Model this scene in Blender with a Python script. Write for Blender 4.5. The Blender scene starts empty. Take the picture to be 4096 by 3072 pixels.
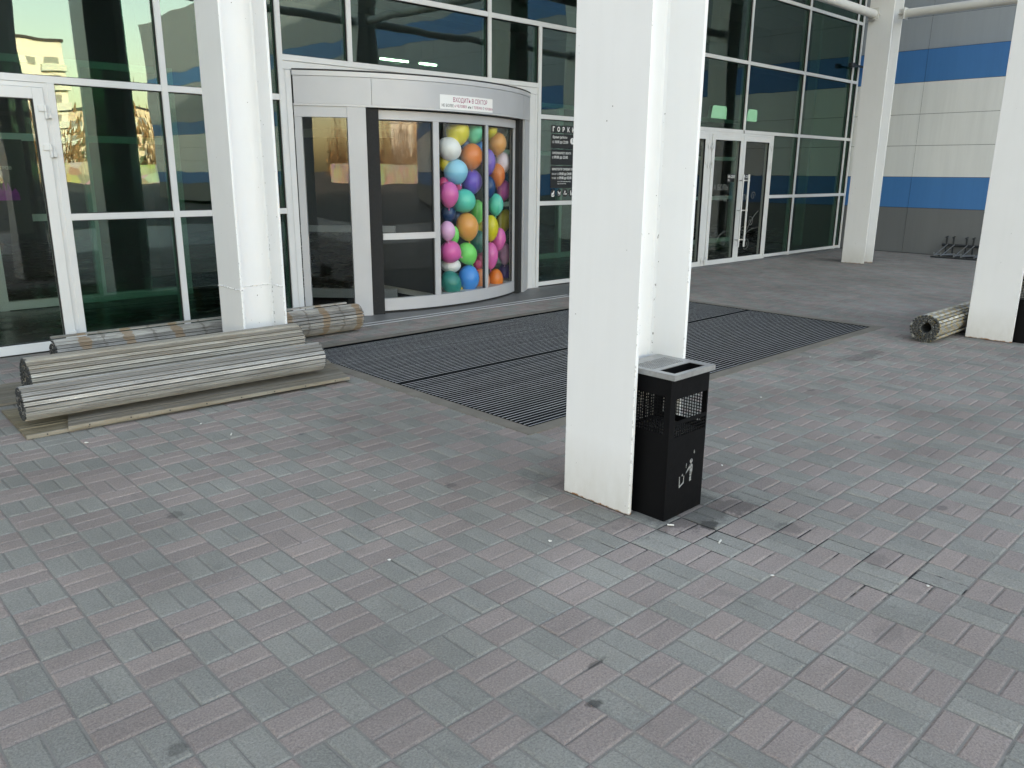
import bpy, bmesh, math, random
import numpy as np
from mathutils import Vector, Matrix
random.seed(7); rng = np.random.default_rng(7)
scene = bpy.context.scene
COL = scene.collection
PI = math.pi

# ------------------------------------------------------------------ helpers
class MB:
    """collects polygons; build() links them as ONE mesh object"""
    def __init__(s): s.v = []; s.f = []; s.a = []
    def add(s, vs, fs):
        b = len(s.v); s.v += [tuple(p) for p in vs]; s.f += [tuple(i + b for i in f) for f in fs]
    def box(s, x0, x1, y0, y1, z0, z1, c=0.0):
        if c > 0: return s.cbox(x0, x1, y0, y1, z0, z1, c)
        s.add([(x0,y0,z0),(x1,y0,z0),(x1,y1,z0),(x0,y1,z0),(x0,y0,z1),(x1,y0,z1),(x1,y1,z1),(x0,y1,z1)],
              [(0,3,2,1),(4,5,6,7),(0,1,5,4),(1,2,6,5),(2,3,7,6),(3,0,4,7)])
    def cbox(s, x0, x1, y0, y1, z0, z1, c):
        bm = bmesh.new(); bmesh.ops.create_cube(bm, size=1)
        for v in bm.verts: v.co = ((x0+x1)/2+v.co.x*(x1-x0), (y0+y1)/2+v.co.y*(y1-y0), (z0+z1)/2+v.co.z*(z1-z0))
        bmesh.ops.bevel(bm, geom=bm.edges[:], offset=c, segments=1, affect='EDGES')
        bm.verts.index_update()
        s.add([v.co[:] for v in bm.verts], [[v.index for v in f.verts] for f in bm.faces]); bm.free()
    def obox(s, p, q, w, h, up=(0,0,1)):
        """bar from p to q, w wide (sideways), h high (along up)"""
        p, q, up = Vector(p), Vector(q), Vector(up); d = (q-p).normalized(); sd = d.cross(up).normalized(); u = sd.cross(d)
        vs = [a + sd*x*w/2 + u*y*h/2 for a in (p,q) for x,y in ((-1,-1),(1,-1),(1,1),(-1,1))]
        s.add(vs, [(0,1,2,3),(7,6,5,4),(0,4,5,1),(1,5,6,2),(2,6,7,3),(3,7,4,0)])
    def tube(s, p, q, r, n=12, r2=None):
        p, q = Vector(p), Vector(q); d = (q-p).normalized()
        a = d.orthogonal().normalized(); b = d.cross(a); r2 = r if r2 is None else r2
        vs = []
        for c, rr in ((p,r),(q,r2)):
            for i in range(n):
                t = 2*PI*i/n; vs.append(c + a*rr*math.cos(t) + b*rr*math.sin(t))
        s.add(vs, [(i,(i+1)%n,n+(i+1)%n,n+i) for i in range(n)] + [tuple(range(n-1,-1,-1)), tuple(range(n,2*n))])
    def path(s, pts, r, n=8):
        for a, b in zip(pts[:-1], pts[1:]): s.tube(a, b, r, n)
    def arc(s, cx, cy, r0, r1, t0, t1, z0, z1, n=16):
        """curved box about a vertical axis; angle 0 looks to -y"""
        vs = []; fs = []
        for i in range(n+1):
            t = t0 + (t1-t0)*i/n; sx, sy = math.sin(t), -math.cos(t)
            vs += [(cx+r0*sx,cy+r0*sy,z0),(cx+r1*sx,cy+r1*sy,z0),(cx+r1*sx,cy+r1*sy,z1),(cx+r0*sx,cy+r0*sy,z1)]
        for i in range(n):
            a = 4*i; b = a+4
            fs += [(a,b,b+1,a+1),(a+1,b+1,b+2,a+2),(a+2,b+2,b+3,a+3),(a+3,b+3,b,a)]
        fs += [(0,1,2,3),(4*n+3,4*n+2,4*n+1,4*n)]
        s.add(vs, fs)
    def prism(s, pts, axis, a, b):
        """polygon pts (2D) extruded along axis from a to b"""
        def P(u, v, w): return {'x':(w,u,v),'y':(u,w,v),'z':(u,v,w)}[axis]
        n = len(pts)
        s.add([P(u,v,a) for u,v in pts] + [P(u,v,b) for u,v in pts],
              [(i,(i+1)%n,n+(i+1)%n,n+i) for i in range(n)] + [tuple(range(n-1,-1,-1)), tuple(range(n,2*n))])
    def build(s, name, mat, parent=None, smooth=False, fix=True):
        me = bpy.data.meshes.new(name); me.from_pydata(s.v, [], s.f)
        if fix:
            bm = bmesh.new(); bm.from_mesh(me); bmesh.ops.recalc_face_normals(bm, faces=bm.faces[:]); bm.to_mesh(me); bm.free()
        me.update()
        if smooth:
            me.polygons.foreach_set('use_smooth', [True]*len(me.polygons))
            try: me.set_sharp_from_angle(angle=math.radians(40))
            except Exception: pass
        o = bpy.data.objects.new(name, me); COL.objects.link(o)
        if mat: me.materials.append(mat)
        if parent:
            o.parent = parent; o.matrix_parent_inverse = Matrix.Translation(-Vector(parent.location))
        return o

def tag(o, label, cat, group=None, kind=None):
    if label: o['label'] = label
    if cat: o['category'] = cat
    if group: o['group'] = group
    if kind: o['kind'] = kind
    return o
def thing(name, loc, label, cat, group=None):
    o = bpy.data.objects.new(name, None); o.empty_display_size = .1; COL.objects.link(o); o.location = loc
    return tag(o, label, cat, group)
def copy_tree(o, delta, parent=None):
    c = o.copy(); COL.objects.link(c)
    if parent: c.parent = parent
    else: c.location = Vector(o.location) + Vector(delta)
    for ch in list(o.children): copy_tree(ch, delta, c)
    return c
def structure(o): o['kind'] = 'structure'; return o

# ------------------------------------------------------------------ materials
def lin(h):
    h = h.lstrip('#'); c = [int(h[i:i+2],16)/255 for i in (0,2,4)]
    return tuple(x/12.92 if x <= .04045 else ((x+.055)/1.055)**2.4 for x in c) + (1,)
def new_mat(name):
    m = bpy.data.materials.new(name); m.use_nodes = True; nt = m.node_tree; nt.nodes.clear()
    out = nt.nodes.new('ShaderNodeOutputMaterial'); return m, nt, out
def N(nt, t, **kw):
    n = nt.nodes.new(t)
    for k, v in kw.items():
        if k.startswith('_'): setattr(n, k[1:], v)
        else: n.inputs[k].default_value = v
    return n
def L(nt, a, b): nt.links.new(a, b)
def mixc(nt, fac, a, b, mode='MIX'):
    n = nt.nodes.new('ShaderNodeMix'); n.data_type = 'RGBA'; n.blend_type = mode
    for sock, v in ((n.inputs[0],fac),(n.inputs[6],a),(n.inputs[7],b)):
        if hasattr(v, 'links'): L(nt, v, sock)
        else: sock.default_value = v
    return n.outputs[2]
def math_(nt, op, a, b=0.0, clamp=False):
    n = nt.nodes.new('ShaderNodeMath'); n.operation = op; n.use_clamp = clamp
    for sock, v in ((n.inputs[0],a),(n.inputs[1],b)):
        if hasattr(v, 'links'): L(nt, v, sock)
        else: sock.default_value = v
    return n.outputs[0]
def ramp(nt, fac, stops):
    n = nt.nodes.new('ShaderNodeValToRGB'); L(nt, fac, n.inputs[0]); e = n.color_ramp.elements
    while len(e) < len(stops): e.new(.5)
    for i, (p, c) in enumerate(stops):
        e[i].position = p; e[i].color = c if len(c) == 4 else tuple(c)+(1,)
    return n.outputs[0]
def pos(nt):
    return nt.nodes.new('ShaderNodeNewGeometry').outputs['Position']
def noise(nt, scale, detail=4, rough=.55, vec=None, stretch=None, dist=0.0):
    v = vec if vec is not None else pos(nt)
    if stretch:
        mp = nt.nodes.new('ShaderNodeMapping'); L(nt, v, mp.inputs[0]); mp.inputs['Scale'].default_value = stretch; v = mp.outputs[0]
    n = N(nt, 'ShaderNodeTexNoise', Scale=scale, Detail=detail, Roughness=rough, Distortion=dist); L(nt, v, n.inputs['Vector'])
    return n.outputs[0]
def bump(nt, h, strength=.3, dist=.01):
    b = N(nt, 'ShaderNodeBump', Strength=strength, Distance=dist); L(nt, h, b.inputs['Height']); return b.outputs[0]
def mat(name, col, rough=.5, metal=0.0, var=.06, scale=6, bmp=0.0, bscale=80, spec=.5, sub=0.0, coat=0.0):
    m, nt, out = new_mat(name)
    p = N(nt, 'ShaderNodeBsdfPrincipled', Roughness=rough, Metallic=metal)
    p.inputs['Specular IOR Level'].default_value = spec
    if sub: p.inputs['Subsurface Weight'].default_value = sub; p.inputs['Subsurface Radius'].default_value = (.03,.03,.03)
    if coat: p.inputs['Coat Weight'].default_value = coat; p.inputs['Coat Roughness'].default_value = .12
    c = lin(col) if isinstance(col, str) else tuple(col)+(1,)
    n1 = noise(nt, scale)
    d = tuple(x*(1-var*2) for x in c[:3])+(1,)
    L(nt, mixc(nt, n1, d, tuple(min(1,x*(1+var)) for x in c[:3])+(1,)), p.inputs['Base Color'])
    rr = nt.nodes.new('ShaderNodeMapRange'); L(nt, noise(nt, scale*2.3), rr.inputs[0]); rr.inputs[3].default_value = max(0,rough-.08); rr.inputs[4].default_value = min(1,rough+.1)
    L(nt, rr.outputs[0], p.inputs['Roughness'])
    if bmp: L(nt, bump(nt, noise(nt, bscale, 5), bmp, .004), p.inputs['Normal'])
    L(nt, p.outputs[0], out.inputs[0]); return m
def glass(name, tint, f0=.08, rough=0.0, wave=.005, wscale=1.6, gcol=(.96,1,.985,1)):
    m, nt, out = new_mat(name)
    tr = nt.nodes.new('ShaderNodeBsdfTransparent'); tr.inputs[0].default_value = tuple(tint)+(1,)
    gl = N(nt, 'ShaderNodeBsdfGlossy', Roughness=rough); gl.inputs[0].default_value = gcol
    bm = bump(nt, noise(nt, wscale, 1.5, .4, stretch=(1,1,.45)), 1.0, wave)
    L(nt, bm, gl.inputs['Normal'])
    lw = N(nt, 'ShaderNodeLayerWeight', Blend=.5)
    f = math_(nt, 'ADD', math_(nt, 'MULTIPLY', math_(nt, 'POWER', lw.outputs['Facing'], 5.0), .65*(1-f0)), f0, True)
    mx = nt.nodes.new('ShaderNodeMixShader'); L(nt, f, mx.inputs[0]); L(nt, tr.outputs[0], mx.inputs[1]); L(nt, gl.outputs[0], mx.inputs[2])
    L(nt, mx.outputs[0], out.inputs[0]); return m
def clad(name, c, rough=.45):
    """flat cladding with faint rain streaks and dirt"""
    m, nt, out = new_mat(name); p = N(nt, 'ShaderNodeBsdfPrincipled', Roughness=rough)
    st = ramp(nt, noise(nt, 3.5, 5, .65, stretch=(2,2,.12)), [(.42,(0,0,0)),(.75,(1,1,1))]); bl = ramp(nt, noise(nt, 1.1, 5, .6), [(.35,(0,0,0)),(.75,(1,1,1))])
    k = mixc(nt, math_(nt,'MULTIPLY',st,.22), tuple(c)+(1,), tuple(x*.62 for x in c)+(1,)); k = mixc(nt, math_(nt,'MULTIPLY',bl,.18), k, tuple(x*.8+.02 for x in c)+(1,))
    L(nt, k, p.inputs['Base Color']); L(nt, p.outputs[0], out.inputs[0]); return m
def emit(name, col, s):
    m, nt, out = new_mat(name); e = N(nt, 'ShaderNodeEmission', Strength=s); e.inputs[0].default_value = tuple(col)+(1,); L(nt, e.outputs[0], out.inputs[0]); return m

def painted_steel(name):
    """white gloss paint, rust and grime only near the foot, small chips"""
    m, nt, out = new_mat(name)
    p = N(nt, 'ShaderNodeBsdfPrincipled', Roughness=.38)
    g = pos(nt); sx = nt.nodes.new('ShaderNodeSeparateXYZ'); L(nt, g, sx.inputs[0]); z = sx.outputs[2]
    base = mixc(nt, noise(nt, 3, 5), (.765,.765,.76,1), (.82,.82,.815,1))
    streak = ramp(nt, noise(nt, 5, 4, .6, stretch=(4,4,.25)), [(.45,(0,0,0)),(.75,(1,1,1))])
    base = mixc(nt, math_(nt,'MULTIPLY',streak,.05), base, (.55,.54,.50,1))
    # grime rising from the ground
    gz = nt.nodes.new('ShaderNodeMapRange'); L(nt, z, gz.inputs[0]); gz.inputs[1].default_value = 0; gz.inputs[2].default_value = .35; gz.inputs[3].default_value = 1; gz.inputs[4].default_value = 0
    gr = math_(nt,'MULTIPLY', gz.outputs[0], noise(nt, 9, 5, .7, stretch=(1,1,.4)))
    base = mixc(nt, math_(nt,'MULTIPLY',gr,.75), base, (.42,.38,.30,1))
    rz = nt.nodes.new('ShaderNodeMapRange'); L(nt, z, rz.inputs[0]); rz.inputs[1].default_value = 0; rz.inputs[2].default_value = .035; rz.inputs[3].default_value = .57; rz.inputs[4].default_value = 0
    rust = ramp(nt, math_(nt,'ADD', rz.outputs[0], math_(nt,'MULTIPLY',math_(nt,'SUBTRACT',noise(nt, 26, 6, .7),.5),.9)), [(.36,(0,0,0)),(.5,(1,1,1))])
    base = mixc(nt, rust, base, (.30,.115,.03,1))
    vor = noise(nt, 38, 2, .5); cz = nt.nodes.new('ShaderNodeMapRange'); L(nt, z, cz.inputs[0]); cz.inputs[1].default_value = 1.6; cz.inputs[2].default_value = .5; cz.inputs[3].default_value = 0; cz.inputs[4].default_value = .012
    chip = ramp(nt, math_(nt,'ADD', vor, cz.outputs[0]), [(.775,(0,0,0)),(.785,(1,1,1))])
    base = mixc(nt, chip, base, (.12,.09,.07,1))
    bv = N(nt,'ShaderNodeBevel',Radius=.009); bv.samples = 4; dt = nt.nodes.new('ShaderNodeVectorMath'); dt.operation = 'DOT_PRODUCT'
    L(nt, bv.outputs[0], dt.inputs[0]); gn = nt.nodes.new('ShaderNodeNewGeometry'); L(nt, gn.outputs['Normal'], dt.inputs[1])
    edge = math_(nt,'MULTIPLY', math_(nt,'SUBTRACT', 1.0, dt.outputs['Value']), 5.0, True)
    ez = nt.nodes.new('ShaderNodeMapRange'); L(nt, z, ez.inputs[0]); ez.inputs[1].default_value = 1.9; ez.inputs[2].default_value = .4; ez.inputs[3].default_value = .0; ez.inputs[4].default_value = .13
    ech = ramp(nt, math_(nt,'ADD', noise(nt, 45, 4, .65), ez.outputs[0]), [(.66,(0,0,0)),(.70,(1,1,1))])
    base = mixc(nt, math_(nt,'MULTIPLY',edge,ech), base, (.10,.085,.07,1))
    L(nt, base, p.inputs['Base Color']); L(nt, bump(nt, noise(nt, 60, 3), .08, .003), p.inputs['Normal'])
    L(nt, p.outputs[0], out.inputs[0]); return m

M = {}
M['steel'] = painted_steel('white painted steel')
M['alu'] = mat('white powder coated profile', (.66,.665,.66), .38, 0, .05, 4)
M['gasket'] = mat('black rubber gasket', (.015,.016,.016), .6)
M['silver'] = mat('silver coated sheet', (.455,.46,.475), .42, .12, .05, 3)
M['silver_trim'] = mat('silver trim', (.52,.52,.53), .4, .12, .05, 5)
M['brush'] = mat('black brush seal', (.018,.018,.018), .85, 0, .3, 60, .6, 300)
M['dark'] = mat('dark roofing felt', (.03,.03,.03), .8)
M['tint'] = glass('green tinted glass', (.34,.56,.48), .11, gcol=(.86,1,.97,1))
M['clear'] = glass('clear door glass', (.82,.85,.83), .055, wave=.003)
M['drumglass'] = glass('curved clear glass', (.96,.97,.965), .04, wave=.002)
M['inglass'] = glass('inner glass', (.9,.94,.92), .03, wave=.003)
M['pipe'] = mat('pipe paint', (.66,.65,.62), .45, 0, .08, 5)
M['canopy'] = mat('canopy underside', (.55,.56,.57), .6, 0, .08, 1)
M['binblack'] = mat('black bin paint', (.0035,.0035,.004), .5, 0, .25, 14, .1, 60, spec=.14)
m_, nt_, out_ = new_mat('worn bin emblem'); p_ = N(nt_,'ShaderNodeBsdfPrincipled',Roughness=.55)
L(nt_, mixc(nt_, ramp(nt_, noise(nt_, 75, 4, .7), [(.50,(1,1,1)),(.62,(0,0,0))]), (.02,.02,.02,1), (.25,.25,.24,1)), p_.inputs['Base Color']); L(nt_, p_.outputs[0], out_.inputs[0]); M['binworn'] = m_
M['inox'] = mat('scratched stainless lid', (.38,.38,.375), .38, .4, .2, 30, .06, 200)
M['conc'] = mat('grey concrete apron', (.15,.148,.142), .5, 0, .12, 2.5, .15, 60)
M['tanconc'] = mat('dusty mortar kerb', (.20,.178,.145), .85, 0, .2, 7, .4, 50)
M['mat_base'] = mat('black mat rubber', (.006,.006,.007), .85, 0, .2, 20, spec=.08)
M['mat_bar'] = mat('worn aluminium bar', (.62,.63,.64), .5, .0, .2, 9, spec=.15)
M['rack'] = mat('dark rack steel', (.035,.04,.045), .5, .3)
M['rackbare'] = mat('bare rack bar', (.30,.32,.34), .35, .7)
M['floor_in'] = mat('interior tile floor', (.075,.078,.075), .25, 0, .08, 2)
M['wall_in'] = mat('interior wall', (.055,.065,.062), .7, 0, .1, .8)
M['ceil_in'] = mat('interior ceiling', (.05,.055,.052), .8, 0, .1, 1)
M['profile_in'] = mat('inner white profile', (.78,.80,.78), .45)
M['wing'] = mat('rear wing profile', (.20,.205,.205), .4)
M['darkpanel'] = mat('dark panel', (.02,.022,.022), .3)
M['caseback'] = mat('show case back wall', (.045,.047,.048), .35)
M['casefloor'] = mat('show case floor', (.55,.55,.52), .4)
M['bwall'] = mat('building plaster', (.5,.5,.49), .8)
M['paper'] = mat('white sign paper', (.78,.78,.77), .55, 0, .02)
M['ink_red'] = mat('red lettering', (.36,.05,.12), .6)
M['ink_black'] = mat('black lettering', (.03,.03,.03), .6)
M['poster'] = mat('black poster film', (.012,.014,.015), .4)
M['white_ink'] = mat('white lettering', (.78,.78,.77), .5, 0, .02)
M['frost'] = mat('frosted etching', (.20,.22,.21), .8)
M['lamp'] = emit('strip lamp', (1,.97,.9), 5)
M['asphalt'] = mat('asphalt', (.055,.055,.057), .85, 0, .2, 1.5, .3, 40)

def text(body, size, loc, mat_, parent, rotz=0.0, name='lettering', sx=1.0, align='LEFT', bold=0.0, bend=None, flat=.0008):
    cu = bpy.data.curves.new(name, 'FONT'); cu.body = body; cu.size = size; cu.align_x = align; cu.extrude = flat; cu.offset = bold; cu.resolution_u = 3
    tmp = bpy.data.objects.new(name, cu); COL.objects.link(tmp)
    dg = bpy.context.evaluated_depsgraph_get(); dg.update()
    me = bpy.data.meshes.new_from_object(tmp.evaluated_get(dg)); bpy.data.objects.remove(tmp); bpy.data.curves.remove(cu)
    me.materials.clear(); me.materials.append(mat_); me.name = name
    c, s_ = math.cos(rotz), math.sin(rotz)
    for v in me.vertices:
        x, y, z = v.co.x*sx, v.co.y, v.co.z
        if bend:      # bend = (cx, cy, R, theta0): wrap on the drum
            cx, cy, R_, t0 = bend; t = t0 + x/R_
            v.co = (cx+(R_+z)*math.sin(t), cy-(R_+z)*math.cos(t), loc[2]+y)
        else:
            v.co = (loc[0]+x*c+z*s_, loc[1]+x*s_-z*c, loc[2]+y)
    o = bpy.data.objects.new(name, me); COL.objects.link(o)
    if parent: o.parent = parent; o.matrix_parent_inverse = Matrix.Translation(-Vector(parent.location))
    return o
EXPO, WBT, WBI = 3.07, 8150, 19
# ------------------------------------------------------------------ camera
cam = bpy.data.cameras.new('camera'); cam.sensor_fit = 'HORIZONTAL'; cam.sensor_width = 36; cam.lens = 3178.16/4096*36
cam.clip_start = .05; cam.clip_end = 1500
co = bpy.data.objects.new('camera', cam); COL.objects.link(co)
r_, u_, f_ = Vector((0.72394,-0.68983,0.00739)), Vector((0.17241,0.19128,0.96628)), Vector((0.66797,0.69825,-0.25740))
mw = Matrix((( r_.x,u_.x,-f_.x,0),(r_.y,u_.y,-f_.y,0),(r_.z,u_.z,-f_.z,1.64517),(0,0,0,1)))
co.matrix_world = mw; scene.camera = co

# ------------------------------------------------------------------ light
SUN_EL, SUN_AZ = math.radians(11), math.radians(-12)      # low, behind the building
w = bpy.data.worlds.new('World'); scene.world = w; w.use_nodes = True
nt = w.node_tree; nt.nodes.clear()
sky = nt.nodes.new('ShaderNodeTexSky'); sky.sky_type = 'NISHITA'; sky.sun_disc = False
sky.sun_elevation = SUN_EL; sky.sun_rotation = SUN_AZ; sky.air_density = 1.0; sky.dust_density = 2.0; sky.ozone_density = .4
bg = nt.nodes.new('ShaderNodeBackground'); bg.inputs[1].default_value = .15
wo = nt.nodes.new('ShaderNodeOutputWorld'); L(nt, sky.outputs[0], bg.inputs[0]); L(nt, bg.outputs[0], wo.inputs[0])
sl = bpy.data.lights.new('sun', 'SUN'); sl.energy = 3.6; sl.angle = math.radians(.5); sl.color = (1,.93,.82)
so = bpy.data.objects.new('sun', sl); COL.objects.link(so)
d = Vector((math.sin(SUN_AZ)*math.cos(SUN_EL), math.cos(SUN_AZ)*math.cos(SUN_EL), math.sin(SUN_EL)))
so.rotation_euler = d.to_track_quat('Z','Y').to_euler()
vs = scene.view_settings; vs.view_transform = 'Standard'; vs.look = 'None'; vs.gamma = 1; vs.exposure = EXPO
try:
    vs.use_white_balance = True; vs.white_balance_temperature = WBT; vs.white_balance_tint = WBI
except Exception: pass
scene.cycles.transparent_max_bounces = 24; scene.cycles.max_bounces = 10; scene.cycles.glossy_bounces = 5; scene.cycles.diffuse_bounces = 5
scene.cycles.sample_clamp_indirect = 4; scene.cycles.caustics_reflective = False; scene.cycles.caustics_refractive = False

FY = 8.215           # front of the glass facade
WX_ = 18.42          # face of the striped wing wall

# ------------------------------------------------------------------ paving
S = .203; OX, OY = .418*S, .09*S
MAT = (3.575, 8.965, 3.564, 6.645)
def trim(r):
    x0,x1,y0,y1 = r; a,b,c,d_ = MAT
    if x1 <= a or x0 >= b or y1 <= c or y0 >= d_: return r
    if x0 >= a and x1 <= b and y0 >= c and y1 <= d_: return None
    cuts = [(x1-a,(x0,a,y0,y1)),(b-x0,(b,x1,y0,y1)),(y1-c,(x0,x1,y0,c)),(d_-y0,(x0,x1,d_,y1))]
    cuts = [k for k in cuts if k[1][1]-k[1][0] > .004 and k[1][3]-k[1][2] > .004]
    return min(cuts)[1] if cuts else None
V=[]; F=[]; tone=[]; rnd=[]
for cx in range(int(-5/S), int(WX_/S)+1):
    for cy in range(int(-1.6/S), int(8.2/S)+1):
        x0 = OX+cx*S; y0 = OY+cy*S
        pink = (cx+cy) % 2 == 1
        odd = random.random() < .012
        for k in range(2):
            r = (x0, x0+S, y0+k*S/2, y0+(k+1)*S/2) if pink else (x0+k*S/2, x0+(k+1)*S/2, y0, y0+S)
            if r[0] > WX_-.01 or r[3] > FY-.01: continue
            r = trim(r)
            if r is None: continue
            g = .0022+random.random()*.0012
            a,b,c,d_ = r[0]+g, r[1]-g, r[2]+g, r[3]-g
            j = .0016; a += random.uniform(-j,j)*.5; b += random.uniform(-j,j)*.5; c += random.uniform(-j,j)*.5; d_ += random.uniform(-j,j)*.5
            ch = .0075; h = random.gauss(0,.0009); tx, ty = random.gauss(0,.006), random.gauss(0,.006); mx, my = (a+b)/2, (c+d_)/2
            def Z(x, y, o): return min(.0035, h+(x-mx)*tx+(y-my)*ty)+o
            n = len(V)
            for (x,y) in ((a+ch,c+ch),(b-ch,c+ch),(b-ch,d_-ch),(a+ch,d_-ch)): V.append((x,y,Z(x,y,0)))
            for (x,y) in ((a,c),(b,c),(b,d_),(a,d_)): V.append((x,y,Z(x,y,-.0045)))
            for (x,y) in ((a,c),(b,c),(b,d_),(a,d_)): V.append((x,y,-.03))
            fs = [(0,1,2,3)] + [(i, 4+i, 4+(i+1)%4, (i+1)%4) for i in range(4)] + [(4+i, 8+i, 8+(i+1)%4, 4+(i+1)%4) for i in range(4)]
            t = (1.0 if pink else 0.0) if not odd else (0.0 if pink else 1.0)
            q = random.random()
            for f in fs: F.append(tuple(n+i for i in f)); tone.append(t); rnd.append(q)
me = bpy.data.meshes.new('paving'); me.from_pydata(V, [], F)
at = me.attributes.new('tone','FLOAT','FACE'); at.data.foreach_set('value', tone)
at = me.attributes.new('rnd','FLOAT','FACE'); at.data.foreach_set('value', rnd)
me.update()
paving = structure(bpy.data.objects.new('paving', me)); COL.objects.link(paving)

def stain_shade_mask(nt, spots, nscale=17):
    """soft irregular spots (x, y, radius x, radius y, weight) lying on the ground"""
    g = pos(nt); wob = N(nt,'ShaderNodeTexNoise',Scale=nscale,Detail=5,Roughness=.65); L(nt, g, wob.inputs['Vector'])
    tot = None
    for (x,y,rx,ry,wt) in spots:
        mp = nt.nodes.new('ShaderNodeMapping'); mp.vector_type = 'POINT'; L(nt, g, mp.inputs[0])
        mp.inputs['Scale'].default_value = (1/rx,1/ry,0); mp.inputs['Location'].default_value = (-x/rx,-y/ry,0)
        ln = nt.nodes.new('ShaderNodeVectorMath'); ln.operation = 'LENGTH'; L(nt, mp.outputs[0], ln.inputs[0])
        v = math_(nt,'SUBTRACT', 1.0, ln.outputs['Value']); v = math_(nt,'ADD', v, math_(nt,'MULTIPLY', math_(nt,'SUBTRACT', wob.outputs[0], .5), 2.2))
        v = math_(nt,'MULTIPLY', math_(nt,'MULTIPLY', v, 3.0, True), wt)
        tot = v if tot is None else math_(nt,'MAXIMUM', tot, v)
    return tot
SPOTS = [(3.1,2.42,.42,.42,.22),(9.36,2.42,.42,.42,.22),(3.2,2.06,.24,.10,.5),(.66,2.1,.04,.03,.4),(3.15,1.90,.07,.05,.8),(3.45,1.90,.12,.07,.5),(3.24,1.98,.32,.08,.5),(3.40,1.62,.07,.06,.3),(3.36,1.20,.09,.07,.22),  # the spot along the bin's front edge paints contact shadow in with dirt
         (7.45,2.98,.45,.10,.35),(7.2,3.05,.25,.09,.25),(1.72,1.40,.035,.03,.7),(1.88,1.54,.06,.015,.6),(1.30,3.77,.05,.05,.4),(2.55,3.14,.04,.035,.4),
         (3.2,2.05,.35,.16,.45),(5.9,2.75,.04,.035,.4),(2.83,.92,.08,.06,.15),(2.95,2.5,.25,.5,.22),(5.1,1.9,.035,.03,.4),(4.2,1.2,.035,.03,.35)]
m, nt, out = new_mat('concrete block paving')
p = N(nt,'ShaderNodeBsdfPrincipled',Roughness=.85); p.inputs['Specular IOR Level'].default_value = .25
ta = N(nt,'ShaderNodeAttribute',_attribute_name='tone').outputs['Fac']; ra = N(nt,'ShaderNodeAttribute',_attribute_name='rnd').outputs['Fac']
c = mixc(nt, ta, (.262,.257,.234,1), (.292,.245,.226,1))
vv = ramp(nt, ra, [(0,(.90,.90,.90)),(.5,(1,1,1)),(1,(1.08,1.07,1.06))])
c = mixc(nt, 1.0, c, vv, 'MULTIPLY')
big = ramp(nt, noise(nt, .8, 5, .6), [(.3,(.76,.755,.735)),(.7,(1.10,1.10,1.09))]); c = mixc(nt, 1.0, c, big, 'MULTIPLY')
grain = noise(nt, 130, 6, .78)
gc = ramp(nt, grain, [(.30,(.46,.46,.46)),(.5,(1,1,1)),(.70,(1.5,1.5,1.5))]); c = mixc(nt, .75, c, gc, 'MULTIPLY')
spk = noise(nt, 210, 2, .5); c = mixc(nt, math_(nt,'MULTIPLY', ramp(nt, spk, [(.68,(0,0,0)),(.72,(1,1,1))]), .55), c, (.40,.39,.37,1)); c = mixc(nt, math_(nt,'MULTIPLY', ramp(nt, spk, [(.27,(1,1,1)),(.31,(0,0,0))]), .6), c, (.06,.06,.058,1))
dust = ramp(nt, noise(nt, 11, 6, .7), [(.52,(0,0,0)),(.8,(1,1,1))]); c = mixc(nt, math_(nt,'MULTIPLY',dust,.38), c, (.215,.20,.178,1))
blotch = ramp(nt, noise(nt, 4.5, 3, .5, dist=.6), [(.62,(0,0,0)),(.72,(1,1,1))]); c = mixc(nt, math_(nt,'MULTIPLY',blotch,.22), c, (.12,.118,.11,1))
gum = N(nt,'ShaderNodeTexVoronoi',Scale=2.1); L(nt, pos(nt), gum.inputs['Vector'])
gm = ramp(nt, math_(nt,'ADD',gum.outputs['Distance'], math_(nt,'MULTIPLY',noise(nt,40,3),.06)), [(.085,(1,1,1)),(.105,(0,0,0))])
wn = N(nt,'ShaderNodeSeparateColor'); L(nt, gum.outputs['Color'], wn.inputs[0])
gsel = ramp(nt, wn.outputs[0], [(.34,(1,1,1)),(.36,(0,0,0))]); gcol = ramp(nt, wn.outputs[1], [(.45,(.06,.06,.06)),(.55,(.30,.30,.29))])
c = mixc(nt, math_(nt,'MULTIPLY',math_(nt,'MULTIPLY',gm,gsel),.55), c, gcol)
st = stain_shade_mask(nt, SPOTS); c = mixc(nt, st, c, (.028,.027,.026,1))
L(nt, c, p.inputs['Base Color'])
rr = nt.nodes.new('ShaderNodeMapRange'); L(nt, st, rr.inputs[0]); rr.inputs[3].default_value = .88; rr.inputs[4].default_value = .5; L(nt, rr.outputs[0], p.inputs['Roughness'])
hh = math_(nt,'ADD', grain, math_(nt,'MULTIPLY', noise(nt, 60, 4, .6), .8)); L(nt, bump(nt, hh, 1.0, .0042), p.inputs['Normal'])
L(nt, p.outputs[0], out.inputs[0]); me.materials.append(m)

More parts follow.
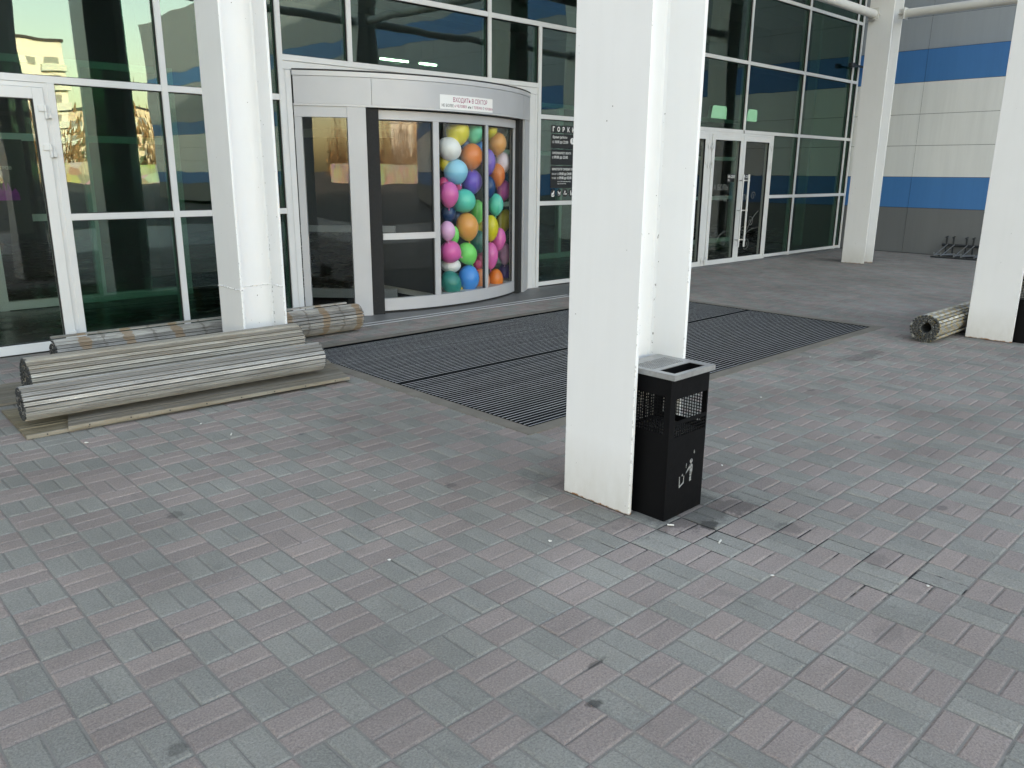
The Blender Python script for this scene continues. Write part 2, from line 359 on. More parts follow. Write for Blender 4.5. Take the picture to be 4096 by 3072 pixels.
m, nt, out = new_mat('joint sand')
p = N(nt,'ShaderNodeBsdfPrincipled',Roughness=.95)
c = mixc(nt, noise(nt, 6, 6, .7), (.15,.138,.122,1), (.245,.228,.202,1)); st = stain_shade_mask(nt, SPOTS+[(3.36,1.45,.12,.75,1.0),(3.25,1.85,.6,.30,1.0),(2.9,2.05,.45,.14,.7),(3.4,1.1,.5,.08,.9),(7.4,3.0,.7,.2,.8)])
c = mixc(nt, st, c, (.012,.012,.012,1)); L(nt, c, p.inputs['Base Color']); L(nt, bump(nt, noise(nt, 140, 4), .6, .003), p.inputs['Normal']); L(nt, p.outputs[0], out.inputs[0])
g = MB(); zz = -.0052
for (a,b,c_,d_) in ((-5.2,MAT[0],-1.8,FY),(MAT[1],WX_,-1.8,FY),(MAT[0],MAT[1],-1.8,MAT[2]),(MAT[0],MAT[1],MAT[3],FY)):
    nx = max(2,int((b-a)/.06)); ny = max(2,int((d_-c_)/.06))
    g.add([(a,c_,zz),(b,c_,zz),(b,d_,zz),(a,d_,zz)], [(0,1,2,3)])
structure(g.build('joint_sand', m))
# car park and ground out to the horizon, forecourt step towards it
g = MB(); g.add([(-900,-900,-.16),(900,-900,-.16),(900,900,-.16),(-900,900,-.16)], [(0,1,2,3)]); structure(g.build('ground', M['asphalt']))
g = MB(); g.box(-40,WX_,-9,-1.62,-.15,-.012); structure(g.build('forecourt', M['conc']))
g = MB(); g.box(-40,WX_,-9.18,-9.003,-.15,0); structure(g.build('kerb', M['tanconc']))
g = MB(); g.box(-40,-5.0,-1.62,FY,-.15,-.012); structure(g.build('side_pavement', M['conc']))

# apron strips along the facade
g = MB(); g.box(4.42,9.6,7.30,FY+.03,-.03,.0045); g.box(9.6,18.3,FY-.17,FY+.03,-.03,.0045); structure(g.build('apron', M['conc']))
g = MB(); g.box(4.60,8.15,7.42,7.432,.0,.009); g.box(4.58,8.15,7.25+.06,7.325,.0,.009)
tag(g.build('threshold_strip', M['silver_trim']), 'pair of thin metal strips set in the ground before the revolving door', 'floor trim')

# mortar border round the mat and the inset mat
g = MB(); a,b,c_,d_ = MAT; e = .11
g.box(a-e,b+e,c_-e,c_,-.03,.0045); g.box(a-e,b+e,d_,d_+e,-.03,.0045); g.box(a-e,a,c_,d_,-.03,.0045); g.box(b,b+e,c_,d_,-.03,.0045)
structure(g.build('mat_border', M['tanconc']))
t = thing('entrance_mat', (6.27,5.1,0), 'large black entrance mat with thin aluminium bars set in the paving before the revolving door', 'doormat')
g = MB(); g.box(a,b,c_,d_,-.03,-.008); g.build('mat_base', M['mat_base'], t)
g = MB(); pitch = .0435; n = int((d_-c_-.05)/pitch); xm = 6.24
for i in range(n):
    y = c_+.03+i*pitch
    if abs(y-5.08) < .035: continue
    off = random.gauss(.003,.0007); g.box(a+.02, xm-.004, y+random.gauss(0,.0007), y+.0052, -.008, .0003); off = .003+random.gauss(0,.0007)
    yy = y+.004
    g.box(xm+.004, b-.02, yy+off, yy+off+.0050, -.008, .0003)
g.build('scraper_bars', M['mat_bar'], t)
g = MB()
for i in range(n):
    y = c_+.03+i*pitch
    if abs(y-5.08) < .035: continue
    g.box(a+.004, b-.004, y-.001, y+.0428, -.008, -.0005)
g.box(a+.004,b-.004,5.04,5.13,-.008,-.0008); g.build('brush_strips', M['mat_base'], t)
g = MB(); g.box(a-.004,a+.012,c_,d_,-.008,.003); g.box(b-.012,b+.004,c_,d_,-.008,.003); g.box(a,b,c_-.004,c_+.012,-.008,.003); g.box(a,b,d_-.012,d_+.004,-.008,.003)
g.build('mat_frame', M['mat_base'], t)

# litter
M['litter'] = mat('pale litter', (.62,.60,.55), .7)
for i,(x,y,s) in enumerate([(2.906,1.434,.012),(1.32,5.2,.018),(2.0,5.1,.014),(5.4,2.9,.012),(3.9,2.3,.012),(1.8,2.65,.012),(2.45,2.3,.014),(7.0,3.3,.011),(3.3,.95,.012),(2.2,3.35,.008)]):
    bm = bmesh.new(); bmesh.ops.create_icosphere(bm, subdivisions=2, radius=s*.7)
    for v in bm.verts: v.co = Vector((v.co.x*random.uniform(.8,1.2), v.co.y*random.uniform(.5,.9), v.co.z*.35*random.uniform(.7,1.2)))
    me2 = bpy.data.meshes.new('litter'); bm.to_mesh(me2); bm.free(); me2.materials.append(M['litter'])
    o = bpy.data.objects.new('litter', me2); COL.objects.link(o); o.location = (x,y,.0045); o.rotation_euler.z = random.uniform(0,3)
    tag(o, 'tiny pale scrap of litter lying on the block paving', 'litter', 'scraps of litter on the paving')
for (x,y,a_) in ((3.02,1.76,.3),(3.0,2.02,2.2),(2.05,4.75,1.0),(3.62,2.62,.5)):
    g = MB(); dx,dy = math.cos(a_)*.016, math.sin(a_)*.016; g.tube((x-dx,y-dy,.006),(x+dx,y+dy,.006),.0042,8)
    tag(g.build('cigarette_butt', M['litter']), 'crushed cigarette butt lying on the block paving', 'cigarette butt', 'cigarette butts on the paving')

# ------------------------------------------------------------------ steel columns
def column(x, y, label, h=7.9, weld=False):
    t = thing('steel_column', (x,y,0), label, 'column', 'white steel columns of the canopy')
    W2, D2, tf, tw = .205, .218, .022, .016
    g = MB()
    for s in (-1,1):
        a,b = sorted((x+s*W2, x+s*(W2-tf))); g.box(a,b,y-D2,y+D2,0.003,h,.003)
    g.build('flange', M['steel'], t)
    g = MB(); k = W2-tf; r = .02
    pts = [(x-k,y-tw/2-r),(x-k+.006,y-tw/2-.006),(x-k+r,y-tw/2),(x+k-r,y-tw/2),(x+k-.006,y-tw/2-.006),(x+k,y-tw/2-r),(x+k,y+tw/2+r),(x+k-.006,y+tw/2+.006),(x+k-r,y+tw/2),(x-k+r,y+tw/2),(x-k+.006,y+tw/2+.006),(x-k,y+tw/2+r)]
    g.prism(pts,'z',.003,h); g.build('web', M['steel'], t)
    if weld:
        g = MB()
        prev = None
        seq = [(x-W2-.002,y+D2),(x-W2-.002,y-D2),(x-W2+tf+.002,y-D2-.001),(x-W2+tf+.002,y-.01)]
        seq2 = [(x-W2+tf,y-tw/2-.001),(x+W2-tf,y-tw/2-.001)]; seq3 = [(x+W2-tf-.002,y-.01),(x+W2-tf-.002,y-D2)]
        for q in (seq,seq2,seq3):
            for p0,p1 in zip(q[:-1],q[1:]):
                n = 8
                for i in range(n):
                    u,v = i/n,(i+1)/n
                    g.tube((p0[0]+(p1[0]-p0[0])*u,p0[1]+(p1[1]-p0[1])*u,.66+random.gauss(0,.003)),(p0[0]+(p1[0]-p0[0])*v,p0[1]+(p1[1]-p0[1])*v,.66+random.gauss(0,.003)),.0055,6)
        g.build('weld_seam', M['steel'], t)
    return t
column(3.145,2.448,'white steel column with a rusty foot and the black bin in its recess, nearest the camera')
column(9.365,2.44,'white steel column at the right edge of the photo, before the short rolled mat')
column(15.58,6.615,'slim looking white steel column farthest away, by the striped wall')
column(3.175,6.655,'white steel column with a weld seam, behind the heap of rolled mats', weld=True)
column(9.365,6.615,'white steel column standing by the right rear corner of the entrance mat')
column(15.58,2.44,'white steel column by the striped wall, near the bicycle rack')
for (x,y) in ((-3.05,6.655),(-3.07,2.448)): column(x,y,'white steel column left of the glass doors, '+('rear' if y>5 else 'front')+' row')
# horizontal tubes between the columns
def brace(p, q, label, ends=True):
    t = thing('brace_pipe', p, label, 'pipe', 'white tubes bracing the columns')
    p, q = Vector(p), Vector(q); d_ = (q-p).normalized()
    g = MB(); g.tube(p+d_*.12, q-d_*.12, .072, 24); g.build('tube', M['pipe'], t, smooth=True)
    sd = d_.cross(Vector((0,0,1)))
    for e, s in ((p,1),(q,-1)):
        g = MB(); c = e+d_*s*.12; g.obox(c-d_*s*.006, c+d_*s*.006, .19, .19); pl = g.build('end_plate', M['pipe'], t)
        g = MB(); g.obox(e+Vector((0,0,0)), c-d_*s*.006, .012, .17); g.obox(e, c-d_*s*.006, .15, .010)
        g.build('gusset', M['pipe'], t)
        for zz in (-.045,.045):
            g = MB(); b = e+d_*s*.05+Vector((0,0,zz)); g.tube(b-sd*.022, b+sd*.022, .011, 6); g.build('bolt', M['pipe'], t)
    return t
PZ = 4.42
brace((15.375,6.70,PZ),(9.57,6.70,PZ),'white steel tube running left from the far column, high up along the glass')
brace((15.60,6.397,PZ),(15.60,2.66,PZ),'white steel tube running from the far column toward the camera, before the striped wall')
brace((9.16,6.70,PZ),(3.38,6.70,PZ),'white steel tube above the revolving door between rear columns')
brace((9.16,2.44,PZ),(3.35,2.44,PZ),'white steel tube between the nearest column and the right one')
brace((15.375,2.44,PZ),(9.57,2.44,PZ),'white steel tube between the right column and the striped wall')
brace((9.365,6.397,PZ),(9.365,2.66,PZ),'white steel tube crossing over the entrance mat')
brace((3.175,6.437,PZ),(3.145,2.667,PZ),'white steel tube crossing above the heap of rolled mats')
t = thing('shade_canopy', (6,4,7.9), 'unseen flat grey canopy over the white steel columns, its slab sized to shade the paving', 'canopy')
g = MB(); g.box(2.2,16.2,3.6,8.1,8.22,8.4); g.build('shade_slab', M['canopy'], t)  # slab out of view, its extent set to darken the paving by the facade
for x in (3.16,9.365,15.58):
    g = MB(); g.box(x-.1,x+.1,1.25,8.05,7.92,8.0); g.box(x-.012,x+.012,1.25,8.05,8.0,8.14); g.box(x-.1,x+.1,1.25,8.05,8.14,8.218); g.build('beam', M['steel'], t)
for x0 in (3.16,9.365):
    g = MB(); n=4
    for i in range(n):
        xa, xb = x0+6.215*i/n, x0+6.215*(i+1)/n
        za, zb = (6.6,7.9) if i%2 == 0 else (7.9,6.6)
        g.tube((xa,4.5,za),(xb,4.5,zb),.05,10)
    g.tube((x0,4.5,6.6),(x0+6.215,4.5,6.6),.06,10); g.build('truss', M['steel'], t)
# ------------------------------------------------------------------ glass facade
fac = thing('glass_facade', (8,FY,0), 'green tinted glass curtain wall with white profiles and glazed doors', 'glass facade')
Y0, Y1, MW = FY, FY+.13, .03
def mull(x, z0, z1):
    g = MB(); g.box(x-MW,x+MW,Y0,Y1,z0,z1,.002); g.box(x-MW+.006,x-MW+.009,Y0-.0015,Y0+.01,z0,z1)
    g.build('mullion', M['alu'], fac)
def tran(x0, x1, z):
    g = MB(); g.box(x0+MW,x1-MW,Y0+.003,Y1-.003,z-MW,z+MW,.002); g.build('transom', M['alu'], fac)
TOPZ = 6.01
ML = {-1.06:(2.435,TOPZ),1.06:(2.435,TOPZ),3.19:(0,TOPZ),4.43:(0,TOPZ),5.30:(2.84,TOPZ),7.42:(2.84,TOPZ),8.355:(0,3.57),9.54:(0,TOPZ),11.66:(2.435,TOPZ),13.78:(2.435,TOPZ),15.9:(0,TOPZ),18.02:(0,TOPZ),18.30:(0,TOPZ)}
for x,(a,b) in ML.items(): mull(x,a,b)
for x in (2.19,10.54,12.66,14.86,.0): mull(x,0,2.375)
up = [-1.06,1.06,3.19,4.43,5.30,7.42,9.54,11.66,13.78,15.9,18.02,18.30]
for z in (3.60,4.79,5.98):
    for a,b in zip(up[:-1],up[1:]): tran(a,b,z)
def seg(xs, z):
    for a,b in zip(xs[:-1],xs[1:]): tran(a,b,z)
seg([-1.06,1.06],2.405); seg([1.06,3.19],2.405); seg([3.19,4.43],2.405); seg([8.355,9.54,11.66,13.78,15.9,18.02,18.30],2.405)
seg([4.43,8.355],2.81)
for xs in ([2.19,3.19,4.43],[8.355,9.54,10.54],[14.86,15.9,18.02,18.30]):
    seg(xs,1.215); seg(xs,.05)
GY0, GY1 = FY+.045, FY+.057
def pane(x0, x1, z0, z1, m='tint'):
    g = MB(); g.box(x0,x1,GY0,GY1,z0,z1); o = g.build('pane', M[m], fac)
    return o
def gask(x0,x1,z0,z1):
    g = MB(); e=.006; y0,y1 = FY+.018, FY+.043
    g.box(x0,x0+e,y0,y1,z0,z1); g.box(x1-e,x1,y0,y1,z0,z1); g.box(x0+e,x1-e,y0,y1,z0,z0+e); g.box(x0+e,x1-e,y0,y1,z1-e,z1)
    return g
GK = MB()
def cell(x0,x1,z0,z1):
    pane(x0+MW-.004,x1-MW+.004,z0+MW-.004,z1-MW+.004); k = gask(x0+MW,x1-MW,z0+MW,z1-MW); GK.add(k.v,k.f)
for zs in ((3.60,4.79),(4.79,5.98)):
    for a,b in zip(up[:-1],up[1:]): cell(a,b,*zs)
for a,b in ((-1.06,1.06),(1.06,3.19),(3.19,4.43)): cell(a,b,2.405,3.60)
for a,b in ((4.43,5.30),(5.30,7.42),(7.42,8.355)): cell(a,b,2.81,3.60)
for a,b in ((8.355,9.54),(9.54,11.66),(11.66,13.78),(13.78,15.9),(15.9,18.02),(18.02,18.30)): cell(a,b,2.405,3.60)
for a,b in ((2.19,3.19),(3.19,4.43),(8.355,9.54),(9.54,10.54),(14.86,15.9),(15.9,18.02),(18.02,18.30)):
    cell(a,b,1.215,2.405); cell(a,b,.05,1.215)
GK.build('gasket', M['gasket'], fac)

def door(x0, x1, lone=None):
    """double glazed door between posts; lone keeps the name of the leaf sides to hinge"""
    g = MB(); e = .035; yb = FY+.10
    g.box(x0,x0+e,FY+.002,yb,0,2.372); g.box(x1-e,x1,FY+.002,yb,0,2.372); g.box(x0+e,x1-e,FY+.002,yb,2.335,2.372)
    g.build('door_frame', M['alu'], fac)
    xm = (x0+x1)/2
    for (a,b,s) in ((x0+e+.004,xm-.003,-1),(xm+.003,x1-e-.004,1)):
        st, bt, tp, yf, yk = .088, .088, .095, FY-.018, FY+.07
        g = MB(); z0,z1 = .008,2.331
        for (p,q,c,d_) in ((a,a+st,z0,z1),(b-st,b,z0,z1),(a+st,b-st,z0,z0+bt),(a+st,b-st,z1-tp,z1)): g.box(p,q,yf,yk,c,d_,.003)
        leaf = g.build('door_leaf', M['alu'], fac)
        g = MB(); g.box(a+st-.003,b-st+.003,FY+.02,FY+.032,z0+bt-.003,z1-tp+.003); g.build('pane', M['clear'], leaf)
        k = MB(); u,v,c,d_ = a+st,b-st,z0+bt,z1-tp
        k.box(u,u+.008,yf+.006,FY+.019,c,d_); k.box(v-.008,v,yf+.006,FY+.019,c,d_); k.box(u+.008,v-.008,yf+.006,FY+.019,c,c+.008); k.box(u+.008,v-.008,yf+.006,FY+.019,d_-.008,d_)
        k.build('gasket', M['gasket'], leaf)
        hx = a+.002 if s < 0 else b-.002
        for zz in (2.13,1.80,.12):
            h = MB(); h.tube((hx,yf-.014,zz-.055),(hx,yf-.014,zz-.002),.013,12); h.tube((hx,yf-.014,zz+.002),(hx,yf-.014,zz+.055),.013,12)
            h.box(hx-.058*(1 if s>0 else 0)-.0*s, hx+.058*(1 if s<0 else 0), yf-.012, yf-.0005, zz+.004, zz+.052, .002)
            h.box(hx-.045*(1 if s<0 else 0), hx+.045*(1 if s>0 else 0), yf-.010, yf-.0005, zz-.052, zz-.004, .002)
            h.build('hinge', M['alu'], leaf)
        hx = xm+s*.10
        h = MB(); h.tube((hx,FY-.125,.30),(hx,FY-.125,1.64),.0175,16)
        for zz in (.43,.98,1.53): h.tube((hx,FY-.125,zz),(xm+s*.05,yf,zz),.011,10); h.tube((hx,FY-.125,zz-.02),(hx,FY-.125,zz+.02),.022,12)
        h.build('handle', M['alu'], leaf, smooth=True)
door(.03,2.16); door(10.57,12.63); door(12.69,14.83)
# film on the right doors
def film(x0,x1,z0,z1,m='poster',yy=FY+.0175):
    g = MB(); g.box(x0,x1,yy,yy+.0012,z0,z1); return g.build('sticker', M[m], fac)
for x in (13.34,13.86):
    film(x,x+.24,1.50,1.645); o = text('НА СЕБЯ',.066,(x+.02,FY+.0172,1.575),M['white_ink'],fac,sx=.86,bold=.0008); text('PULL',.044,(x+.02,FY+.0172,1.52),M['white_ink'],fac,sx=.7)
text('А БОЛЬ',.135,(12.90,FY+.0178,1.36),M['frost'],fac,sx=.95); text('ОЖИД',.135,(12.96,FY+.0178,1.17),M['frost'],fac,sx=.95); text('ТИ!',.135,(13.93,FY+.0178,1.17),M['frost'],fac,sx=.95)
def swirl(x, z, r, turns, ph, flip=1):
    pts = []; n = int(26*turns)
    for i in range(n+1):
        u = i/n; rr = r*(1-.86*u); t = ph+flip*2*PI*turns*u
        pts.append((x+rr*math.cos(t), FY+.0172, z+rr*math.sin(t)))
    return pts
g = MB()
for q in ((14.30,1.24,.085,1.4,0,1),(14.02,.55,.12,1.5,1,1),(14.28,.75,.10,1.4,2,-1),(14.18,.34,.12,1.6,4,1),(13.10,.55,.10,1.4,0,-1),(13.35,.42,.09,1.4,3,1)):
    g.path(swirl(*q), .004, 4)
for (xa,za,xb,zb) in ((14.02,.43,14.5,.62),(14.1,.5,14.55,.95),(13.1,.45,13.55,.60)):
    g.path([(xa+(xb-xa)*i/10, FY+.0172, za+(zb-za)*i/10+.06*math.sin(i/10*PI)) for i in range(11)], .004, 4)
g.build('etched_scroll', M['frost'], fac)

# opening hours film on the pane right of the revolving door
yp = FY+.0435
def pst(x0,x1,z0,z1):
    g = MB(); g.box(x0,x1,yp,yp+.001,z0,z1); g.build('poster_panel', M['poster'], fac)
for i,ch in enumerate('ГОРКИ'):
    x = 8.645+i*.1045; pst(x,x+.092,2.20,2.305); text(ch,.085,(x+.046,yp-.0003,2.222),M['white_ink'],fac,align='CENTER',bold=.003,sx=.9)
pst(8.645,9.16,1.985,2.185); pst(8.645,9.16,1.755,1.972); pst(8.645,9.16,1.425,1.742)
tx = 8.672
for (s,sz,z,k) in (('Время работы',.052,2.125,.86),('с 10:00 до 22:00',.056,2.058,.84),('ГИПЕРМАРКЕТ ЛЕНТА',.044,1.905,.82),('с 09:00 до 23:00',.056,1.845,.84),('КИНОТЕАТР СИНЕМА ПАРК',.046,1.678,.78),('ПН-СР',.034,1.614,.9),('ЧТ-ВС',.034,1.556,.9)):
    text(s,sz,(tx,yp-.0003,z),M['white_ink'],fac,sx=k,bold=.0006 if sz>.04 else 0)
text('с 09:00 до 24:00',.054,(tx+.118,yp-.0003,1.612),M['white_ink'],fac,sx=.80,bold=.0008); text('с 09:00 до 02:00',.054,(tx+.118,yp-.0003,1.554),M['white_ink'],fac,sx=.80,bold=.0008)
text('после 23:00 вход в кинотеатр',.024,(tx+.118,yp-.0003,1.512),M['white_ink'],fac,sx=.85); text('через ночной вход',.024,(tx+.118,yp-.0003,1.482),M['white_ink'],fac,sx=.85)
g = MB(); cx_,cz_ = 9.095,2.095; g.prism([(cx_+.046*math.cos(2*PI*i/32),cz_+.046*math.sin(2*PI*i/32)) for i in range(32)],'y',yp-.0006,yp-.0001); g.build('clock_dial', M['white_ink'], fac)
g = MB(); g.obox((cx_,yp-.001,cz_),(cx_,yp-.001,cz_+.034),.001,.006,(1,0,0)); g.obox((cx_,yp-.0012,cz_),(cx_+.014,yp-.0012,cz_-.018),.001,.006,(1,0,0)); g.build('clock_hands', M['poster'], fac)
for i in range(4):     # four prohibition roundels
    cx_,cz_ = 8.70+i*.133,1.355
    g = MB(); g.prism([(cx_+.052*math.cos(2*PI*k/28),cz_+.056*math.sin(2*PI*k/28)) for k in range(28)],'y',yp,yp+.001); ro = g.build('roundel', M['poster'], fac)
    g = MB(); a_,b_ = yp-.0006,yp-.0001
    P = {0:[[(-.03,-.03),(-.024,.0),(.0,.005),(.018,.034),(.03,.03),(.02,-.006),(.026,-.03),(.018,-.03),(.010,-.012),(-.01,-.03)]],
         1:[[(-.034,.02),(-.02,.032),(-.012,.012),(.016,.012),(.034,.026),(.026,-.004),(.024,-.034),(.014,-.034),(.012,-.010),(-.010,-.010),(-.012,-.034),(-.022,-.034),(-.022,.010)]],
         2:[[(-.034,-.022),(.034,-.022),(.034,-.008),(-.034,-.008)],[(-.022,.0),(.0,.0),(.006,.03),(-.012,.034)]],
         3:[[(-.020,-.036),(-.008,-.036),(-.006,.014),(-.004,.036),(-.016,.036),(-.022,.014)],[(.006,-.036),(.020,-.036),(.020,-.004),(.012,.012),(.006,-.004)]]}[i]
    for poly in P: g.prism([(cx_+u,cz_+v) for u,v in poly],'y',a_,b_)
    if i in (0,): g.prism([(cx_-.036,cz_-.034),(cx_+.036,cz_-.034),(cx_+.02,cz_-.05),(cx_-.02,cz_-.05)],'y',a_,b_)
    g.build('pictogram', M['white_ink'], ro)
    if i in (1,2):
        g = MB(); g.obox((cx_-.036,yp-.0012,cz_-.038),(cx_+.036,yp-.0012,cz_+.038),.0006,.007,(1,0,-1)); g.build('strike_bar', M['poster'], ro)

# ------------------------------------------------------------------ revolving door
CX, CY, RO = 6.355, 10.547, 2.952
def th(x, R=RO): return math.asin((x-CX)/R)
rv = thing('revolving_door', (6.31,7.8,0), 'wide silver revolving door with curved glass, bulging from the glass facade', 'revolving door')
T0, T1 = th(4.55), th(8.16)
for a,b in ((4.556,5.28),(5.284,7.80),(7.804,8.158)):
    g = MB(); g.arc(CX,CY,RO-.10,RO,th(a),th(b),2.352,2.634,24); g.build('fascia_panel', M['silver'], rv, smooth=True)
g = MB(); g.arc(CX,CY,RO-.10,RO+.006,T0,T1,2.638,2.688,48); g.build('fascia_top_trim', M['silver_trim'], rv, smooth=True)
g = MB(); g.arc(CX,CY,RO-.16,RO+.004,T0,T1,2.33,2.350,48); g.build('fascia_bottom_trim', M['silver_trim'], rv, smooth=True)
g = MB()
n = 48; top = [(CX+(RO+.005)*math.sin(T0+(T1-T0)*i/n), CY-(RO+.005)*math.cos(T0+(T1-T0)*i/n)) for i in range(n+1)]
g.prism(top,'z',2.692,2.706); g.build('drum_roof', M['dark'], rv)
n = 48; cl = [(CX+(RO-.09)*math.sin(T0+(T1-T0)*i/n), CY-(RO-.09)*math.cos(T0+(T1-T0)*i/n)) for i in range(n+1)]
g = MB(); g.prism(cl+[(8.3,8.6),(8.3,9.6),(4.5,9.6),(4.5,8.6)],'z',2.36,2.40); g.build('drum_ceiling', M['darkpanel'], rv)
g = MB(); g.box(4.462,4.549,FY+.01,FY+.10,0,2.69,.003); g.box(4.478,4.482,FY+.004,FY+.012,0,2.69); g.build('jamb', M['alu'], rv)
g = MB(); g.box(8.165,8.322,FY+.01,FY+.10,0,2.69,.003); g.box(8.272,8.276,FY+.004,FY+.012,0,2.69); g.build('jamb', M['alu'], rv)
g = MB(); g.box(4.462,8.322,FY+.012,FY+.10,2.693,2.778,.003); g.build('header_panel', M['alu'], rv)
# fixed left part
g = MB(); g.arc(CX,CY,RO-.11,RO-.002,th(5.03),th(5.215),0.004,2.328,6); g.build('post', M['silver'], rv, smooth=True)
g = MB(); g.arc(CX,CY,RO-.09,RO-.008,T0,th(5.029),2.215,2.328,8); g.arc(CX,CY,RO-.09,RO-.008,T0,th(5.029),.004,.095,8); g.arc(CX,CY,RO-.09,RO-.008,T0,th(4.612),.097,2.213,4)
g.build('side_frame', M['silver'], rv, smooth=True)
g = MB(); g.arc(CX,CY,RO-.05,RO-.042,th(4.612),th(5.03),.095,2.215,14); g.build('side_glass', M['drumglass'], rv, smooth=True)
g = MB(); g.arc(CX,CY,RO-.17,RO-.03,th(5.22),th(5.355),.004,2.328,5)
for zz in (.12,.20,.28,.36): 
    a_ = th(5.285); g.tube((CX+(RO-.035)*math.sin(a_),CY-(RO-.035)*math.cos(a_),zz),(CX+(RO-.022)*math.sin(a_),CY-(RO-.022)*math.cos(a_),zz),.014,10)
g.build('brush_seal', M['brush'], rv)
g = MB(); g.arc(CX,CY,RO-.17,RO-.03,th(7.735),th(7.87),.004,2.328,5); g.build('brush_seal', M['brush'], rv)
g = MB(); g.arc(CX,CY,RO-.11,RO-.002,th(7.875),th(8.15),.004,2.328,10); g.build('post', M['silver'], rv, smooth=True)
# rotating part
R1 = RO-.086; xl, xr = 5.372, 7.725
t0, t1 = th(xl,R1), th(xr,R1)
g = MB(); g.arc(CX,CY,R1-.06,R1,t0,t1,2.212,2.312,36); g.build('rotor_header', M['silver'], rv, smooth=True)
g = MB(); g.arc(CX,CY,R1-.06,R1,t0,t1,.034,.178,36); g.build('rotor_bottom_rail', M['silver'], rv, smooth=True)
g = MB(); g.arc(CX,CY,R1-.055,R1-.012,t0,t1,.006,.033,36); g.build('skirt_brush', M['brush'], rv)
for a,b in ((xl,5.392),(6.055,6.135),(6.92,6.972),(7.65,xr)):
    g = MB(); g.arc(CX,CY,R1-.06,R1-.002,th(a,R1),th(b,R1),.18,2.21,4); g.build('rotor_mullion', M['silver'], rv)
for a,b in ((5.392,6.055),(6.135,6.92),(6.972,7.65)):
    g = MB(); g.arc(CX,CY,R1-.034,R1-.026,th(a,R1),th(b,R1),.18,2.21,18); g.build('rotor_glass', M['drumglass'], rv, smooth=True)
    g = MB(); e=.012/R1; g.arc(CX,CY,R1-.05,R1-.02,th(a,R1),th(a,R1)+e,.18,2.21,2); g.arc(CX,CY,R1-.05,R1-.02,th(b,R1)-e,th(b,R1),.18,2.21,2)
    g.arc(CX,CY,R1-.05,R1-.02,th(a,R1)+e,th(b,R1)-e,2.198,2.21,12); g.build('gasket', M['gasket'], rv)
g = MB(); g.arc(CX,CY,R1-.008,R1+.02,th(5.40,R1),th(6.05,R1),.872,.945,12); g.build('push_bar', M['silver_trim'], rv, smooth=True)
# show case walls, rear wing leaf
g = MB(); g.box(6.085,6.105,7.80,9.25,.18,2.21); g.box(6.11,8.35,9.25,9.27,.18,2.21); g.build('case_wall', M['caseback'], rv)
n=24; fl = [(CX+(R1-.062)*math.sin(th(6.12,R1)+(th(7.70,R1)-th(6.12,R1))*i/n), CY-(R1-.062)*math.cos(th(6.12,R1)+(th(7.70,R1)-th(6.12,R1))*i/n)) for i in range(n+1)]
g = MB(); g.prism(fl+[(8.2,8.5),(8.2,9.24),(6.12,9.24)],'z',.10,.172); g.build('case_floor', M['casefloor'], rv)
g = MB()
for (p,q) in (((6.05,8.5),(4.75,9.9)),((4.6,9.35),(5.6,10.9))):
    for z,h in ((.10,.12),(.93,.08),(2.1,.1)): g.obox((p[0],p[1],z),(q[0],q[1],z),.05,h)
    g.box(q[0]-.03,q[0]+.03,q[1]-.03,q[1]+.03,.0,2.2)
g.build('rear_wing', M['wing'], rv)
g = MB(); g.prism([(CX+2.6*math.sin(T0+(T1-T0)*i/24), CY-2.6*math.cos(T0+(T1-T0)*i/24)) for i in range(25)]+[(8.0,9.6),(4.6,9.6)],'z',.0,.008); g.build('drum_floor', M['mat_base'], rv)
# paper sign on the fascia
sg_t0 = th(6.155); RS = RO+.001
sx0, sx1 = th(6.09), th(6.955)
g = MB(); g.arc(CX,CY,RO+.0004,RO+.0016,sx0,sx1,2.352,2.510,20); sign = g.build('paper_sign', M['paper'])
tag(sign, 'white paper sign with red and black Russian lettering on the silver drum fascia', 'sign')
wln = (sx1-sx0)*RO
def btext(s, size, xoff, z, m, k): return text(s, size, (0,0,z), M[m], sign, sx=k, bend=(CX,CY,RO+.0018,sx0+xoff/RO), flat=.0003, bold=.0004)
btext('ВХОДИТЬ В СЕКТОР', .071, .185, 2.436, 'ink_red', .80)
xo = .022
for s,m_,sz in (('НЕ БОЛЕЕ','ink_black',.043),('6 ЧЕЛОВЕК','ink_red',.043),('или','ink_black',.040),('1','ink_black',.045),('ТЕЛЕЖКА','ink_red',.040),('3','ink_black',.045),('ЧЕЛОВЕКА','ink_red',.036)):
    o = btext(s, sz, xo, 2.378, m_, .82)
    us = [math.atan2(v.co.x-CX, CY-v.co.y) for v in o.data.vertices]; xo = (max(us)-sx0)*RO+.014
